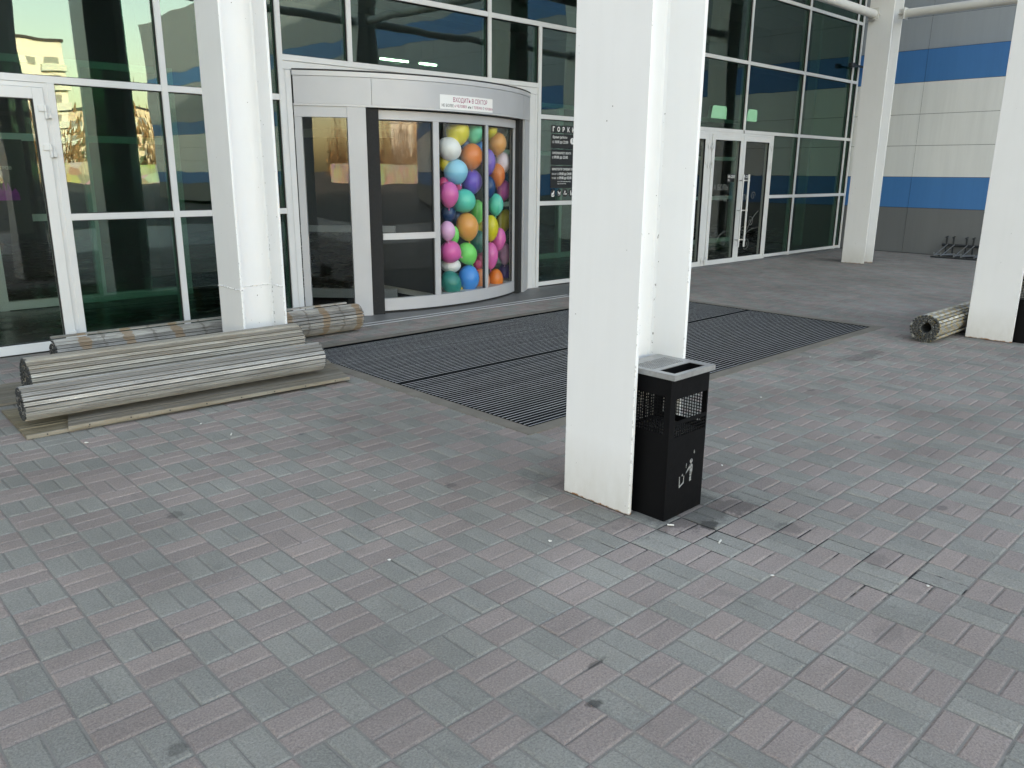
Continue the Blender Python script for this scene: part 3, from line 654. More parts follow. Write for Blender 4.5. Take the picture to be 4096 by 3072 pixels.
# balloons
BCOL = dict(yellow='cfc12c',aqua='4fc6a0',cream='cfd0b4',peach='e6964e',white='dfe3df',orange='dd7426',blue='2a86cf',navy='143a66',purple='6f52b4',blush='ddcbd6',sky='7cc2df',rose='c2406e',pink='dc62a6',turquoise='3cc3ae',green='4cc05a',palepink='e0a6cc',lime='62cf68',darkteal='0f6a62',teal='127c74',salmon='e58a5e',gold='cfae3a')
BM = {}
for k,c in BCOL.items(): BM[k] = mat(k+' latex', tuple(min(.88, x*1.25) for x in lin(c)[:3]), .36, 0, .03, 3, sub=.3, coat=.15)
BALLOONS = [
(6.581, 7.869, 2.115, 0.147, 0.167, 'yellow', -8, 'large yellow balloon at the top left of the showcase, knot pointing down'),
(6.9, 7.89, 2.128, 0.114, 0.148, 'aqua', 150, 'aqua green balloon beside the top yellow balloon, left of the showcase mullion'),
(7.202, 7.965, 2.174, 0.099, 0.099, 'yellow', 0, 'yellow balloon at the very top, right of the showcase mullion'),
(8.132, 8.729, 2.214, 0.078, 0.104, 'cream', 0, 'pale cream balloon half hidden at the top right behind the showcase glass'),
(7.455, 8.102, 2.013, 0.126, 0.148, 'peach', 0, 'light orange balloon below the topmost yellow one, right of the mullion'),
(6.43, 7.849, 1.918, 0.138, 0.151, 'white', -125, 'white balloon against the left showcase frame, its knot pointing left'),
(6.842, 7.907, 1.835, 0.143, 0.161, 'orange', 0, 'deep orange balloon between the white balloon and the mullion'),
(7.153, 8.104, 1.948, 0.086, 0.086, 'blue', 0, 'blue balloon peeking out above the deep orange balloon'),
(6.802, 7.987, 1.97, 0.069, 0.084, 'navy', 0, 'navy balloon peeking out under the large yellow balloon'),
(7.154, 7.946, 1.77, 0.098, 0.166, 'purple', 0, 'purple balloon right of the mullion, below the light orange one'),
(7.628, 8.179, 1.773, 0.113, 0.139, 'blush', 0, 'pinkish white balloon near the right edge of the showcase'),
(6.55, 7.873, 1.646, 0.154, 0.152, 'sky', 20, 'sky blue balloon with a glossy highlight, under the white balloon'),
(6.473, 7.972, 1.75, 0.097, 0.112, 'yellow', 0, 'yellow balloon mostly hidden behind the white and sky blue balloons'),
(7.521, 8.171, 1.607, 0.11, 0.155, 'orange', 0, 'orange balloon between the pinkish white and the hot pink balloon'),
(6.887, 7.956, 1.524, 0.133, 0.155, 'purple', 0, 'purple balloon left of the mullion, beside the sky blue balloon'),
(7.16, 7.935, 1.455, 0.085, 0.142, 'navy', 0, 'navy balloon right of the mullion, below the purple one'),
(6.406, 7.942, 1.5, 0.071, 0.082, 'rose', 0, 'crimson pink balloon peeking out at the left frame under the sky blue one'),
(6.639, 7.949, 1.466, 0.057, 0.084, 'rose', 0, 'crimson pink balloon peeking out between sky blue and purple balloons'),
(6.401, 7.833, 1.372, 0.123, 0.158, 'pink', 0, 'bright pink balloon with a sharp highlight at the left frame'),
(7.734, 8.267, 1.405, 0.098, 0.14, 'pink', 0, 'hot pink balloon by the right edge, just above the yellow one'),
(6.69, 7.887, 1.289, 0.151, 0.15, 'turquoise', -40, 'turquoise balloon left of the mullion, touching the bright pink one'),
(7.377, 8.044, 1.224, 0.107, 0.147, 'turquoise', 0, 'turquoise balloon right of the mullion, at mid height'),
(7.017, 8.004, 1.14, 0.098, 0.158, 'green', 0, 'green balloon tucked behind the turquoise one, left of the mullion'),
(6.501, 7.972, 1.135, 0.096, 0.112, 'navy', 0, 'dark navy balloon behind the glass, below the bright pink balloon'),
(6.701, 8.039, 1.083, 0.09, 0.098, 'navy', 0, 'dark navy balloon in the shadow behind the light orange pear shape'),
(6.745, 7.891, 0.965, 0.146, 0.18, 'peach', 8, 'light orange pear shaped balloon with its knot at the bottom'),
(6.353, 7.808, 0.934, 0.098, 0.122, 'palepink', 4, 'pale pink balloon with a pink knot, at the left frame'),
(6.531, 7.896, 0.866, 0.064, 0.12, 'lime', 0, 'light green balloon squeezed behind the pale pink one'),
(7.037, 8.022, 0.752, 0.126, 0.153, 'darkteal', 0, 'dark teal balloon right of the pear shaped orange one'),
(7.233, 7.983, 0.924, 0.106, 0.173, 'yellow', 0, 'yellow balloon right of the mullion, under the turquoise one'),
(7.811, 8.341, 0.974, 0.1, 0.172, 'yellow', -15, 'olive yellow balloon near the right edge below the turquoise one'),
(7.195, 8.144, 0.921, 0.077, 0.085, 'yellow', 0, 'yellow balloon glimpsed between the green and dark teal balloons'),
(7.467, 8.073, 0.757, 0.095, 0.157, 'pink', -5, 'bright pink balloon with a dark pink knot, right of the mullion'),
(6.433, 7.855, 0.667, 0.144, 0.138, 'pink', 65, 'wide pink balloon at the left frame, knot pointing right'),
(6.739, 7.888, 0.623, 0.128, 0.149, 'lime', 25, 'bright green balloon with a round reflection, above the blue one'),
(7.229, 7.978, 0.56, 0.102, 0.179, 'pink', 0, 'tall pink balloon right of the mullion, above the orange one'),
(7.782, 8.291, 0.527, 0.092, 0.155, 'palepink', 0, 'pale pink balloon by the right edge, knot over the purple balloon'),
(6.508, 7.944, 0.484, 0.132, 0.097, 'white', 0, 'white balloon squeezed between the wide pink and dark teal ones'),
(6.427, 7.842, 0.277, 0.131, 0.161, 'teal', 25, 'dark teal green balloon in the bottom left corner of the showcase'),
(6.762, 7.887, 0.302, 0.139, 0.175, 'blue', 0, 'bright blue balloon at the bottom, its knot touching the floor'),
(7.086, 8.022, 0.236, 0.128, 0.158, 'salmon', 0, 'salmon orange balloon on the floor behind the mullion'),
(7.383, 8.044, 0.219, 0.104, 0.148, 'orange', 0, 'orange balloon on the floor, right of the mullion'),
(7.923, 8.442, 0.196, 0.096, 0.177, 'purple', 0, 'purple balloon in the bottom right corner of the showcase'),
(7.035, 8.041, 0.45, 0.063, 0.068, 'rose', 0, 'rose pink balloon peeking out above the bright blue one'),
(7.194, 8.144, 0.49, 0.077, 0.112, 'rose', 0, 'rose balloon glimpsed behind the mullion beside the tall pink one'),
(6.64, 7.911, 0.162, 0.035, 0.041, 'gold', 0, 'small golden balloon on the floor between dark teal and bright blue'),

]
NS, NR = 28, 18
for (x,y,z,rx,ry,c,kn,lab) in BALLOONS:
    y += .014
    g = MB(); a0 = math.radians(kn); vs=[]; fs=[]
    prof = []
    for i in range(NR+1):
        u = PI*i/NR; rr = math.sin(u)*rx; zz = math.cos(u)*ry
        if zz < 0:
            k_ = -zz/ry; rr *= 1-.20*k_*k_; zz *= 1.03
        prof.append((rr,zz))
    # image plane axes: right vector of the view (horizontal) and up
    rt = Vector((0.724,-0.690,0)); up_ = Vector((0,0,1)); ax = (up_*math.cos(a0) - rt*math.sin(a0)).normalized()
    e1 = ax.orthogonal().normalized(); e2 = ax.cross(e1)
    c0 = Vector((x,y,z)); zb = min(p_[1] for p_ in prof)
    for rr,zz in prof:
        for j in range(NS):
            t = 2*PI*j/NS; vs.append(c0+ax*zz+e1*rr*math.cos(t)+e2*rr*math.sin(t))
    for i in range(NR):
        for j in range(NS): fs.append((i*NS+j,i*NS+(j+1)%NS,(i+1)*NS+(j+1)%NS,(i+1)*NS+j))
    g.add(vs,fs); o = g.build('balloon', BM[c], None, smooth=True)
    bm = bmesh.new(); bm.from_mesh(o.data); bmesh.ops.remove_doubles(bm, verts=bm.verts[:], dist=1e-5); bm.to_mesh(o.data); bm.free()
    tag(o, lab, 'balloon', 'balloons heaped in the glass case of the revolving door')
    g = MB(); b = c0+ax*(zb+.002); g.tube(b, b-ax*.012, .009, 10, .006); g.tube(b-ax*.012, b-ax*.026, .005, 10, .012); kk = g.build('knot', BM[c], o, smooth=True)
# ------------------------------------------------------------------ rolled mats
def slat_mat(name, base, dirt, band=None, patch=None, dark=.5):
    m, nt, out = new_mat(name)
    p = N(nt,'ShaderNodeBsdfPrincipled',Roughness=.5,Metallic=.25)
    gi = nt.nodes.new('ShaderNodeNewGeometry'); isl = gi.outputs['Random Per Island']
    c = mixc(nt, isl, tuple(x*.42 for x in base)+(1,), tuple(base)+(1,))
    n1 = ramp(nt, noise(nt, 7, 6, .7, stretch=(.35,3,3)), [(.38,(0,0,0)),(.66,(1,1,1))]); c = mixc(nt, math_(nt,'MULTIPLY',n1,.8), c, tuple(dirt)+(1,))
    sx = nt.nodes.new('ShaderNodeSeparateXYZ'); L(nt, gi.outputs['Position'], sx.inputs[0])
    low = nt.nodes.new('ShaderNodeMapRange'); L(nt, sx.outputs[2], low.inputs[0]); low.inputs[1].default_value = .03; low.inputs[2].default_value = .13; low.inputs[3].default_value = .6; low.inputs[4].default_value = 0
    c = mixc(nt, math_(nt,'MULTIPLY',low.outputs[0],noise(nt,9,4,stretch=(.4,1,1))), c, (.17,.125,.06,1))
    sp = ramp(nt, noise(nt, 55, 5, .7), [(.60,(0,0,0)),(.70,(1,1,1))]); c = mixc(nt, math_(nt,'MULTIPLY',sp,dark), c, (.045,.042,.036,1))
    if band:
        wob = math_(nt,'ADD', sx.outputs[0], math_(nt,'MULTIPLY',math_(nt,'SUBTRACT',noise(nt,14,4,.6),.5),.10))
        for xs,wd,col,am in band:
            tot = None
            for x in xs:
                d_ = math_(nt,'ABSOLUTE', math_(nt,'SUBTRACT', wob, x)); v = math_(nt,'LESS_THAN', d_, wd)
                tot = v if tot is None else math_(nt,'MAXIMUM',tot,v)
            c = mixc(nt, math_(nt,'MULTIPLY',tot,am), c, tuple(col)+(1,))
    if patch:
        # old tape marks: staggered from slat to slat
        ph = math_(nt,'MULTIPLY', isl, 3.0); u = math_(nt,'ADD', math_(nt,'MULTIPLY', sx.outputs[0], 6.2), ph); fr = math_(nt,'FRACT',u)
        v = math_(nt,'LESS_THAN', fr, .34); c = mixc(nt, math_(nt,'MULTIPLY',v,.8), c, tuple(patch)+(1,))
    L(nt, c, p.inputs['Base Color']); L(nt, bump(nt, noise(nt, 50, 5, .6, stretch=(.3,1,1)), .35, .004), p.inputs['Normal'])
    L(nt, p.outputs[0], out.inputs[0]); return m
TAN, GREY = (.21,.178,.13), (.185,.175,.158)
M['slatA'] = slat_mat('dusty aluminium slats', (.51,.49,.455), GREY)
M['slatB'] = slat_mat('tan stained aluminium slats', (.49,.46,.405), TAN)
M['slatC'] = slat_mat('aluminium slats with rusty tape', (.56,.54,.50), (.09,.082,.07), band=[([1.62,1.9,2.25,2.66,3.73,4.13,4.52],.038,(.26,.15,.06),.62),([2.05,2.46,2.9,3.93,4.33],.012,(.14,.12,.10),.6)], dark=.7)
M['slatD'] = slat_mat('aluminium slats with tape patches', (.72,.71,.66), (.16,.15,.13), patch=(.40,.30,.13), dark=.4)
M['slatF'] = slat_mat('flat dusty slats', (.30,.28,.25), (.17,.155,.13), dark=.6)
M['slatT'] = slat_mat('flat tan slats', (.30,.26,.19), (.20,.165,.11), dark=.4)
M['rubber'] = mat('grey rubber strip', (.05,.053,.052), .8, 0, .2, 30)

def slat(g, c, tdir, ndir, axis, x0, x1, wd=.0255, ht=.019):
    """one ribbed aluminium slat: profile in the (tdir, ndir) plane, extruded along axis"""
    h = ht; a = wd/2
    prof = [(-a,0),(-a,h*.82),(-a+.0015,h),(-.0035,h),(-.002,h*.80),(.002,h*.80),(.0035,h),(a-.0015,h),(a,h*.82),(a,0)]
    n = len(prof); vs = [c+tdir*u+ndir*v+axis*x for x in (x0,x1) for u,v in prof]
    g.add(vs, [(i,(i+1)%n,n+(i+1)%n,n+i) for i in range(n)]+[tuple(range(n-1,-1,-1)),tuple(range(n,2*n))])
def roll(label, p0, p1, R, hole, m, zlift=0.0, start=0.0, oval=1.0, tail=None, trimbar=False, hand=1):
    p0 = Vector((p0[0],p0[1],R+zlift)); p1 = Vector((p1[0],p1[1],R+zlift))
    ax = (p1-p0).normalized(); Lg = (p1-p0).length; sd = Vector((0,0,1)).cross(ax).normalized(); upv = Vector((0,0,1))
    t = thing('rolled_mat', (p0.x,p0.y,0), label, 'rolled mat', 'rolled up aluminium entrance mats')
    g = MB(); rb = MB(); th_ = start; r = R-.019; pit = .0285; lay = .0245; k = 0
    # spiral in the plane across the axis; th_ counted from straight down
    prev = []
    while r > hole:
        dirn = sd*math.sin(th_)*oval + upv*(-math.cos(th_)/ (1.0 if oval==1 else 1.0))
        tang = (sd*math.cos(th_)*oval + upv*math.sin(th_)).normalized(); nn = dirn.normalized()
        wob = .004*math.sin(th_*1.7+R*50)*(1 if k>8 else .4)+random.gauss(0,.0011)
        slat(g, p0+dirn*(r+wob), tang*hand, nn, ax, random.gauss(0,.0035), Lg+random.gauss(0,.0035))
        prev.append(p0+dirn*(r+wob-.002))
        for xa,xb in ((-.007,.002),(Lg-.002,Lg+.007)):
            cc = p0+dirn*(r+wob+.008); pl = [cc+tang*u+nn*v+ax*x for x in (xa,xb) for u,v in ((-.0105,-.0075),(.0105,-.0075),(.0105,.0075),(-.0105,.0075))]
            rb.add(pl, [(0,1,2,3),(7,6,5,4),(0,4,5,1),(1,5,6,2),(2,6,7,3),(3,7,4,0)])
        st = pit/r*random.choice((1,1,1,1,1.06,1.18)); th_ += st; r -= lay*st/(2*PI); k += 1
    for a,b in zip(prev[:-1],prev[1:]):      # rubber links
        u = (b-a); nrm = ax.cross(u).normalized()
        vs = [q+nrm*w_*.0035+ax*x for x in (.004,Lg-.004) for q,w_ in ((a,-1),(a,1),(b,1),(b,-1))]
        rb.add(vs, [(0,1,2,3),(7,6,5,4),(0,4,5,1),(1,5,6,2),(2,6,7,3),(3,7,4,0)])
    if tail:       # loose end leading away from the roll towards -y, as a list of (offset across, height)
        for (u0,z0),(u1,z1) in zip(tail[:-1],tail[1:]):
            a = Vector((p0.x,p0.y,0))+sd*u0+upv*z0; b = Vector((p0.x,p0.y,0))+sd*u1+upv*z1
            n_ = max(1,int((b-a).length/pit)); tg = (b-a).normalized(); nr = ax.cross(tg).normalized()
            if nr.z < 0: nr = -nr
            for i in range(n_): slat(g, a+(b-a)*(i+.5)/n_, tg, nr, ax, random.gauss(0,.004), Lg+random.gauss(0,.004), ht=.012)
    g.build('slats', m, t); rb.build('rubber_links', M['rubber'], t)
    if trimbar:
        b = MB(); c = p0+upv*(R+.012)+sd*.045; b.obox(c+ax*.0, c+ax*(Lg-.10), .036, .016); b.build('edge_bar', m, t)
    return t
# flat pieces lying under the rolls
def flat(label, quad, m, thick=.019, z0=.004, edge=True):
    """unrolled piece: quad = near-left, near-right, far-right, far-left"""
    q = [Vector((a,b,0)) for a,b in quad]; t = thing('flat_mat', q[0], label, 'mat')
    g = MB(); n = int((q[3]-q[0]).length/.0285)
    for i in range(n):
        u0, u1 = (i+.04)/n, (i+.96)/n
        a,b = q[0].lerp(q[3],u0), q[1].lerp(q[2],u0); c,d_ = q[1].lerp(q[2],u1), q[0].lerp(q[3],u1)
        z = z0+random.gauss(0,.0008); h = thick+random.gauss(0,.0008)
        vs = [(v.x,v.y,zz) for zz in (z,z+h) for v in (a,b,c,d_)]
        g.add(vs, [(0,3,2,1),(4,5,6,7),(0,1,5,4),(1,2,6,5),(2,3,7,6),(3,0,4,7)])
    g.build('slats', m, t)
    if edge:
        g = MB(); d_ = (q[1]-q[0]).normalized(); c = d_.cross(Vector((0,0,1))); g.obox(q[0]+c*.010+Vector((0,0,z0+.012)), q[1]+c*.010+Vector((0,0,z0+.012)), .016, .024); g.build('edge_bar', M['slatB'], t)
        for i in range(8):
            g = MB(); p = q[0].lerp(q[1],.06+.125*i)+c*.018+Vector((0,0,z0+.012)); g.tube(p,p+c*.003,.005,8); g.build('screw', M['gasket'], t)
    return t
flat('tan flat end of an old mat, poking out under the frontmost roll at the left', [(1.065,5.52),(3.0,5.48),(3.05,6.0),(1.09,6.28)], M['slatT'], thick=.016, z0=.005)
flat('grey flat strip of ribbed matting with a screwed edge bar, under the frontmost roll', [(1.30,5.49),(3.335,5.39),(3.60,6.28),(1.55,6.42)], M['slatF'], thick=.018, z0=.024)
flat('grey flat mat on the paving beside the left glass door, under the middle roll', [(.62,6.45),(2.85,6.42),(2.85,6.98),(.62,7.10)], M['slatF'], thick=.018, z0=.004, edge=False)
roll('front rolled mat of dusty silver slats, lying nearest the camera in the heap at left', (1.11,5.745), (3.25,5.70), .125, .03, M['slatA'], zlift=.042, start=2.2)
roll('thick middle roll of tan stained slats with a loose end flaring at its left', (1.27,6.27), (3.35,6.235), .182, .05, M['slatB'], zlift=.004, start=.5,
     tail=[(-.10,.035),(-.17,.055),(-.23,.10),(-.30,.118),(-.35,.12)])
roll('rear roll of slats with rusty tape bands, passing behind the left column', (1.68,7.20), (4.57,7.17), .145, .04, M['slatC'], zlift=.003, start=3.0, trimbar=True)
roll('short thick roll of slats with tan tape patches behind the right column', (8.52,2.845), (10.75,2.83), .148, .042, M['slatD'], zlift=.003, start=-.8, oval=1.12)

# ------------------------------------------------------------------ litter bins
def bin_(x0, y0, label):
    X1, Y1_, H = .318, .30, .718
    t = thing('litter_bin', (x0+X1/2,y0+Y1_/2,0), label, 'litter bin', 'black perforated litter bins')
    b = MB(); w_ = .0025
    def grid(axis, fixed, a0, a1, z0, z1, hole=.0105, bar=.0042):
        n = max(1,int((a1-a0)/(hole+bar))); k = max(1,int((z1-z0)/(hole+bar)))
        for i in range(n+1):
            u = a0+(a1-a0)*i/n
            if axis=='x': b.box(u-bar/2,u+bar/2,fixed,fixed+w_,z0,z1)
            else: b.box(fixed,fixed+w_,u-bar/2,u+bar/2,z0,z1)
        for j in range(k+1):
            z = z0+(z1-z0)*j/k
            if axis=='x': b.box(a0,a1,fixed+.0003,fixed+w_-.0003,z-bar/2,z+bar/2)
            else: b.box(fixed+.0003,fixed+w_-.0003,a0,a1,z-bar/2,z+bar/2)
    def plate(axis, fixed, a0, a1, z0, z1):
        if axis=='x': b.box(a0,a1,fixed-.0003,fixed+w_+.0003,z0,z1)
        else: b.box(fixed-.0003,fixed+w_+.0003,a0,a1,z0,z1)
    f = y0; wx0, wx1 = x0+.053, x0+.318-.0+.003-.0
    wx1 = x0+.305
    # front: plates around window and perforated band
    plate('x',f,x0,x0+X1,.0,.418); plate('x',f,x0,x0+.045,.418,H); plate('x',f,x0+.308,x0+X1,.418,H); plate('x',f,x0+.045,x0+.308,.612,H)
    plate('x',f,x0+.045,x0+.308,.482,.500); grid('x',f,x0+.045,x0+.308,.418,.482)
    # back: perforated upper part
    k = y0+Y1_; plate('x',k,x0,x0+X1,0,.418); plate('x',k,x0,x0+.03,.418,H); plate('x',k,x0+.29,x0+X1,.418,H); plate('x',k,x0+.03,x0+.29,.64,H); grid('x',k,x0+.03,x0+.29,.418,.64)
    for s in (x0,x0+X1-w_):
        plate('y',s,y0+.003,y0+Y1_,0,.44); plate('y',s,y0+.003,y0+.03,.44,H); plate('y',s,y0+.27,y0+Y1_,.44,H); plate('y',s,y0+.03,y0+.27,.63,H); grid('y',s,y0+.03,y0+.27,.44,.63)
    b.build('body', M['binblack'], t)
    g = MB(); g.box(x0+.02,x0+X1-.02,y0+.02,y0+Y1_-.02,.03,.415); g.build('liner', M['darkpanel'], t)
    g = MB(); c = .011; zt = .742; zb = .716      # lid
    lx0,lx1,ly0,ly1 = x0-c,x0+X1+c,y0-c-.012,y0+Y1_+c
    ox0,ox1,oy0,oy1 = x0+.024,x0+.280,y0+.004,y0+.094
    px0,px1,py0,py1 = x0+.022,x0+.275,y0+.125,y0+.245
    tk = .003
    g.box(lx0,lx1,ly0,ly0+.003,zb,zt); g.box(lx0,lx1,ly1-.003,ly1,zb,zt); g.box(lx0,lx0+.003,ly0+.003,ly1-.003,zb,zt); g.box(lx1-.003,lx1,ly0+.003,ly1-.003,zb,zt)
    e=.003
    g.box(lx0+e,lx1-e,ly0+e,oy0,zt-tk,zt); g.box(lx0+e,ox0,oy0,oy1,zt-tk,zt); g.box(ox1,lx1-e,oy0,oy1,zt-tk,zt); g.box(lx0+e,lx1-e,oy1,py0,zt-tk,zt)
    g.box(lx0+e,px0,py0,py1,zt-tk,zt); g.box(px1,lx1-e,py0,py1,zt-tk,zt); g.box(lx0+e,lx1-e,py1,ly1-e,zt-tk,zt)
    nx, ny = 18, 8
    for i in range(nx+1): u = px0+(px1-px0)*i/nx; g.box(u-.0022,u+.0022,py0,py1,zt-tk+.0003,zt-.0003)
    for j in range(ny+1): v = py0+(py1-py0)*j/ny; g.box(px0,px1,v-.0022,v+.0022,zt-tk+.0006,zt-.0006)
    lid = g.build('lid', M['inox'], t)
    g = MB(); g.box(ox0,ox1,oy0,oy0+.002,zt-.06,zt-.004); g.box(ox0,ox1,oy1-.002,oy1,zt-.06,zt-.004); g.box(ox0,ox0+.002,oy0,oy1,zt-.06,zt-.004); g.box(ox1-.002,ox1,oy0,oy1,zt-.06,zt-.004); g.box(ox0,ox1,oy0,oy1,zt-.062,zt-.06); g.build('ash_tray', M['binblack'], t)
    g = MB(); g.box(px0-.004,px1+.004,py0-.004,py1+.004,zt-.03,zt-.028); g.build('ash_pan', M['darkpanel'], t)
    # worn tidy man emblem
    g = MB(); a_,c_ = y0-.0012,y0-.0002
    def P(pts): g.prism([(x0+u,v) for u,v in pts],'y',a_,c_)
    P([(.207+.012*math.cos(2*PI*i/16),.266+.012*math.sin(2*PI*i/16)) for i in range(16)])
    P([(.196,.250),(.213,.254),(.222,.240),(.222,.208),(.216,.200),(.214,.168),(.219,.162),(.200,.160),(.199,.205),(.197,.232),(.180,.216),(.165,.208),(.163,.214),(.178,.226)])
    P([(.110,.205),(.116,.205),(.120,.156),(.146,.168),(.148,.200),(.153,.202),(.152,.162),(.118,.146),(.113,.146)])
    P([(.130,.214),(.142,.214),(.140,.203),(.131,.203)])
    P([(.165,.262),(.169,.262),(.167,.238),(.164,.238)]); P([(.226,.318),(.231,.320),(.233,.305),(.228,.298),(.225,.306)])
    g.build('emblem', M['binworn'], t)
    return t
bin_(3.012,2.072,'black perforated litter bin with worn figure emblem, in the recess of the nearest column')
bin_(9.24,2.072,'black litter bin at the right edge of the photo, against the right column')

# ------------------------------------------------------------------ striped wing wall
BLUE = (.038,.205,.49); WHT = (.84,.85,.83); GRY = (.165,.175,.18); PALE = (.33,.37,.41)
M['p_blue'] = clad('blue cladding', BLUE); M['p_white'] = clad('off white cladding', WHT); M['p_grey'] = clad('dark grey plinth', GRY, .55); M['p_pale'] = clad('blue grey cladding', PALE)
wl = thing('striped_wall', (WX_+.2,2,0), 'tall wing wall clad in blue, white and grey horizontal panels', 'wall')
rows = [(0,.99,'p_grey'),(.99,1.615,'p_blue'),(1.615,2.24,'p_white'),(2.24,2.86,'p_white'),(2.86,3.48,'p_white'),(3.48,4.10,'p_blue'),(4.10,4.72,'p_pale'),(4.72,5.34,'p_pale'),(5.34,5.96,'p_pale'),(5.96,6.58,'p_blue'),(6.58,9.5,'p_pale')]
cols = [(9.2,6.86),(6.86,3.77),(3.77,.68),(.68,-5),(-5,-11),(-11,-20),(-20,-34)]
k_ = WX_/17.87; rows = [(z0 if z0==0 else 1.645+(z0-1.645)*k_, 1.645+(z1-1.645)*k_, m_) for z0,z1,m_ in rows]
for z0,z1,m_ in rows:
    for ya,yb in cols:
        g = MB(); g.box(WX_,WX_+.012,yb+.004,ya-.004,z0+.004+(.006 if z0==0 else 0),z1-.004); g.build('cladding_panel', M[m_], wl)
g = MB(); g.box(WX_+.014,WX_+6,-34,9.2,0,9.5); g.build('wall_core', M['darkpanel'], wl)
# small camera on the corner of the facade
t = thing('wall_camera', (17.9,8.1,3.9), 'small dark camera bracket at the corner where the glass meets the striped wall', 'camera')
g = MB(); g.box(17.62,17.78,8.06,8.16,3.86,3.95,.01); g.build('camera_body', M['rack'], t)
g = MB(); g.tube((17.62,8.11,3.905),(17.59,8.11,3.905),.03,12); g.build('lens', M['gasket'], t)
g = MB(); g.box(17.78,WX_-.001,8.09,8.13,3.89,3.93); g.build('bracket', M['rack'], t)

# ------------------------------------------------------------------ bicycle rack
t = thing('bicycle_rack', (18.039,4.9,0), 'low dark bicycle rack with sloping bars at the foot of the striped wall', 'bike rack')
g = MB(); g.obox((17.802,6.040,.018),(17.832,3.9,.018),.05,.03); g.obox((18.245,6.040,.018),(18.245,3.9,.018),.05,.03); g.build('base_bar', M['rack'], t)
g = MB(); g.tube((18.317,6.020,.235),(18.317,3.9,.235),.028,12); g.build('rail', M['rack'], t)
for i,y in enumerate((5.937,5.803,5.556,5.422,5.175,5.041,4.793,4.659)):
    g = MB(); g.tube((18.307,y,.03),(18.307,y,.40),.016,8); g.tube((18.245,y,.395),(18.348,y,.41),.016,8); g.build('post', M['rack'], t)
    g = MB(); yy = y+.05; g.tube((17.812,yy,.04),(18.286,yy-.08,.25),.010,8); g.tube((17.812,yy,.04),(17.802,yy,.11),.013,8); g.tube((17.812,yy,.06),(18.245,yy-.26,.07),.008,8); g.build('sloping_bar', M['rackbare'], t)

# ------------------------------------------------------------------ interior
b = thing('mall_building', (8,16,0), 'big mall building behind the glass facade', 'building')
g = MB(); g.box(-40,18.33,FY+.02,FY+.30,6.03,12.5); g.build('upper_wall', M['bwall'], b)
g = MB(); g.box(-40,-1.09,FY+.02,FY+.30,0,6.028); g.build('side_wall', M['bwall'], b)
g = MB(); g.box(-40,70,40,40.3,0,12.5); g.box(-40.3,-40,FY,40,0,12.5); g.build('rear_wall', M['bwall'], b)
g = MB(); g.box(-40,70,FY+.31,40,12.3,12.5); g.build('roof', M['dark'], b)
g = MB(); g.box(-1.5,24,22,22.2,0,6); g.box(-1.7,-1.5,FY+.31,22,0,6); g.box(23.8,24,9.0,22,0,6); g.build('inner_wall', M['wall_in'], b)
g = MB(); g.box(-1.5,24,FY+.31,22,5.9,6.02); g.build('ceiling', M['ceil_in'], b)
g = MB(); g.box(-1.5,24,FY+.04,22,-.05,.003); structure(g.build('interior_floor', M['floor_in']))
g = MB(); g.box(18.34,WX_+6.2,9.21,9.4,0,12.5); g.build('link_wall', M['bwall'], b)
# duct and beams under the ceiling
g = MB()
for y in (10.2,13.5,17): g.box(-1.4,23.7,y,y+.25,5.2,5.895)
g.build('ceiling_beam', M['ceil_in'], b)
g = MB(); g.tube((-1.4,12.2,4.6),(23.7,12.2,4.6),.28,20); g.build('duct', M['wall_in'], b, smooth=True)
for x,y in ((2.0,13.2),(11.6,12.6),(15.6,12.6),(5.6,15)):
    g = MB(); g.box(x-.25,x+.25,y-.25,y+.25,.004,5.89); g.build('inner_pillar', M['wall_in'], b)
ip = thing('inner_partition', (6,11.0,0), 'second glazed partition with pale profiles inside behind the facade', 'glass partition')
YP = 10.9
for x in (-.1,1.02,2.1,3.2,4.3,8.4,9.5,10.6,11.7,12.75,13.85,14.9,16.0,18.0):
    g = MB(); g.box(x-.045,x+.045,YP,YP+.10,0.004,2.9); g.build('post', M['profile_in'], ip)
for xa,xb in ((-.055,4.255),(8.445,17.955)):
    xs = [x for x in (-.1,1.02,2.1,3.2,4.3,8.4,9.5,10.6,11.7,12.75,13.85,14.9,16.0,18.0) if xa-.1 <= x <= xb+.1]
    for p_,q_ in zip(xs[:-1],xs[1:]):
        for z,h in ((.06,.10),(1.08,.08),(2.0,.08),(2.86,.08)):
            g = MB(); g.box(p_+.046,q_-.046,YP+.004,YP+.096,z-h/2,z+h/2); g.build('rail', M['profile_in'], ip)
        g = MB(); g.box(p_+.046,q_-.046,YP+.045,YP+.053,.11,2.82); g.build('pane', M['inglass'], ip)
for i,(x,y,z,l,lab) in enumerate(((9.75,14,3.79,.66,'longer lit strip lamp seen through the glass above the revolving door'),(10.72,14,3.79,.42,'shorter lit strip lamp seen through the glass above the revolving door'),
        (2.05,12.4,2.62,.30,'upper lit strip lamp seen through the pane beside the left door'),(2.62,13.4,2.22,.24,'lower lit strip lamp seen through the pane beside the left door'))):
    t = thing('strip_lamp', (x,y,z), lab, 'lamp', 'lit strip lamps inside')
    g = MB(); g.box(x,x+l,y,y+.06,z,z+.03); g.build('tube', M['lamp'], t)
    g = MB(); g.box(x-.01,x+l+.01,y-.01,y+.07,z+.032,z+.06); g.build('housing', M['profile_in'], t)
    g = MB(); g.tube((x+.05,y+.03,z+.06),(x+.05,y+.03,5.88),.003,6); g.tube((x+l-.05,y+.03,z+.06),(x+l-.05,y+.03,5.88),.003,6); g.build('hanger', M['gasket'], t)
M['lightbox'] = emit('light box', (.92,1,.92), .22)
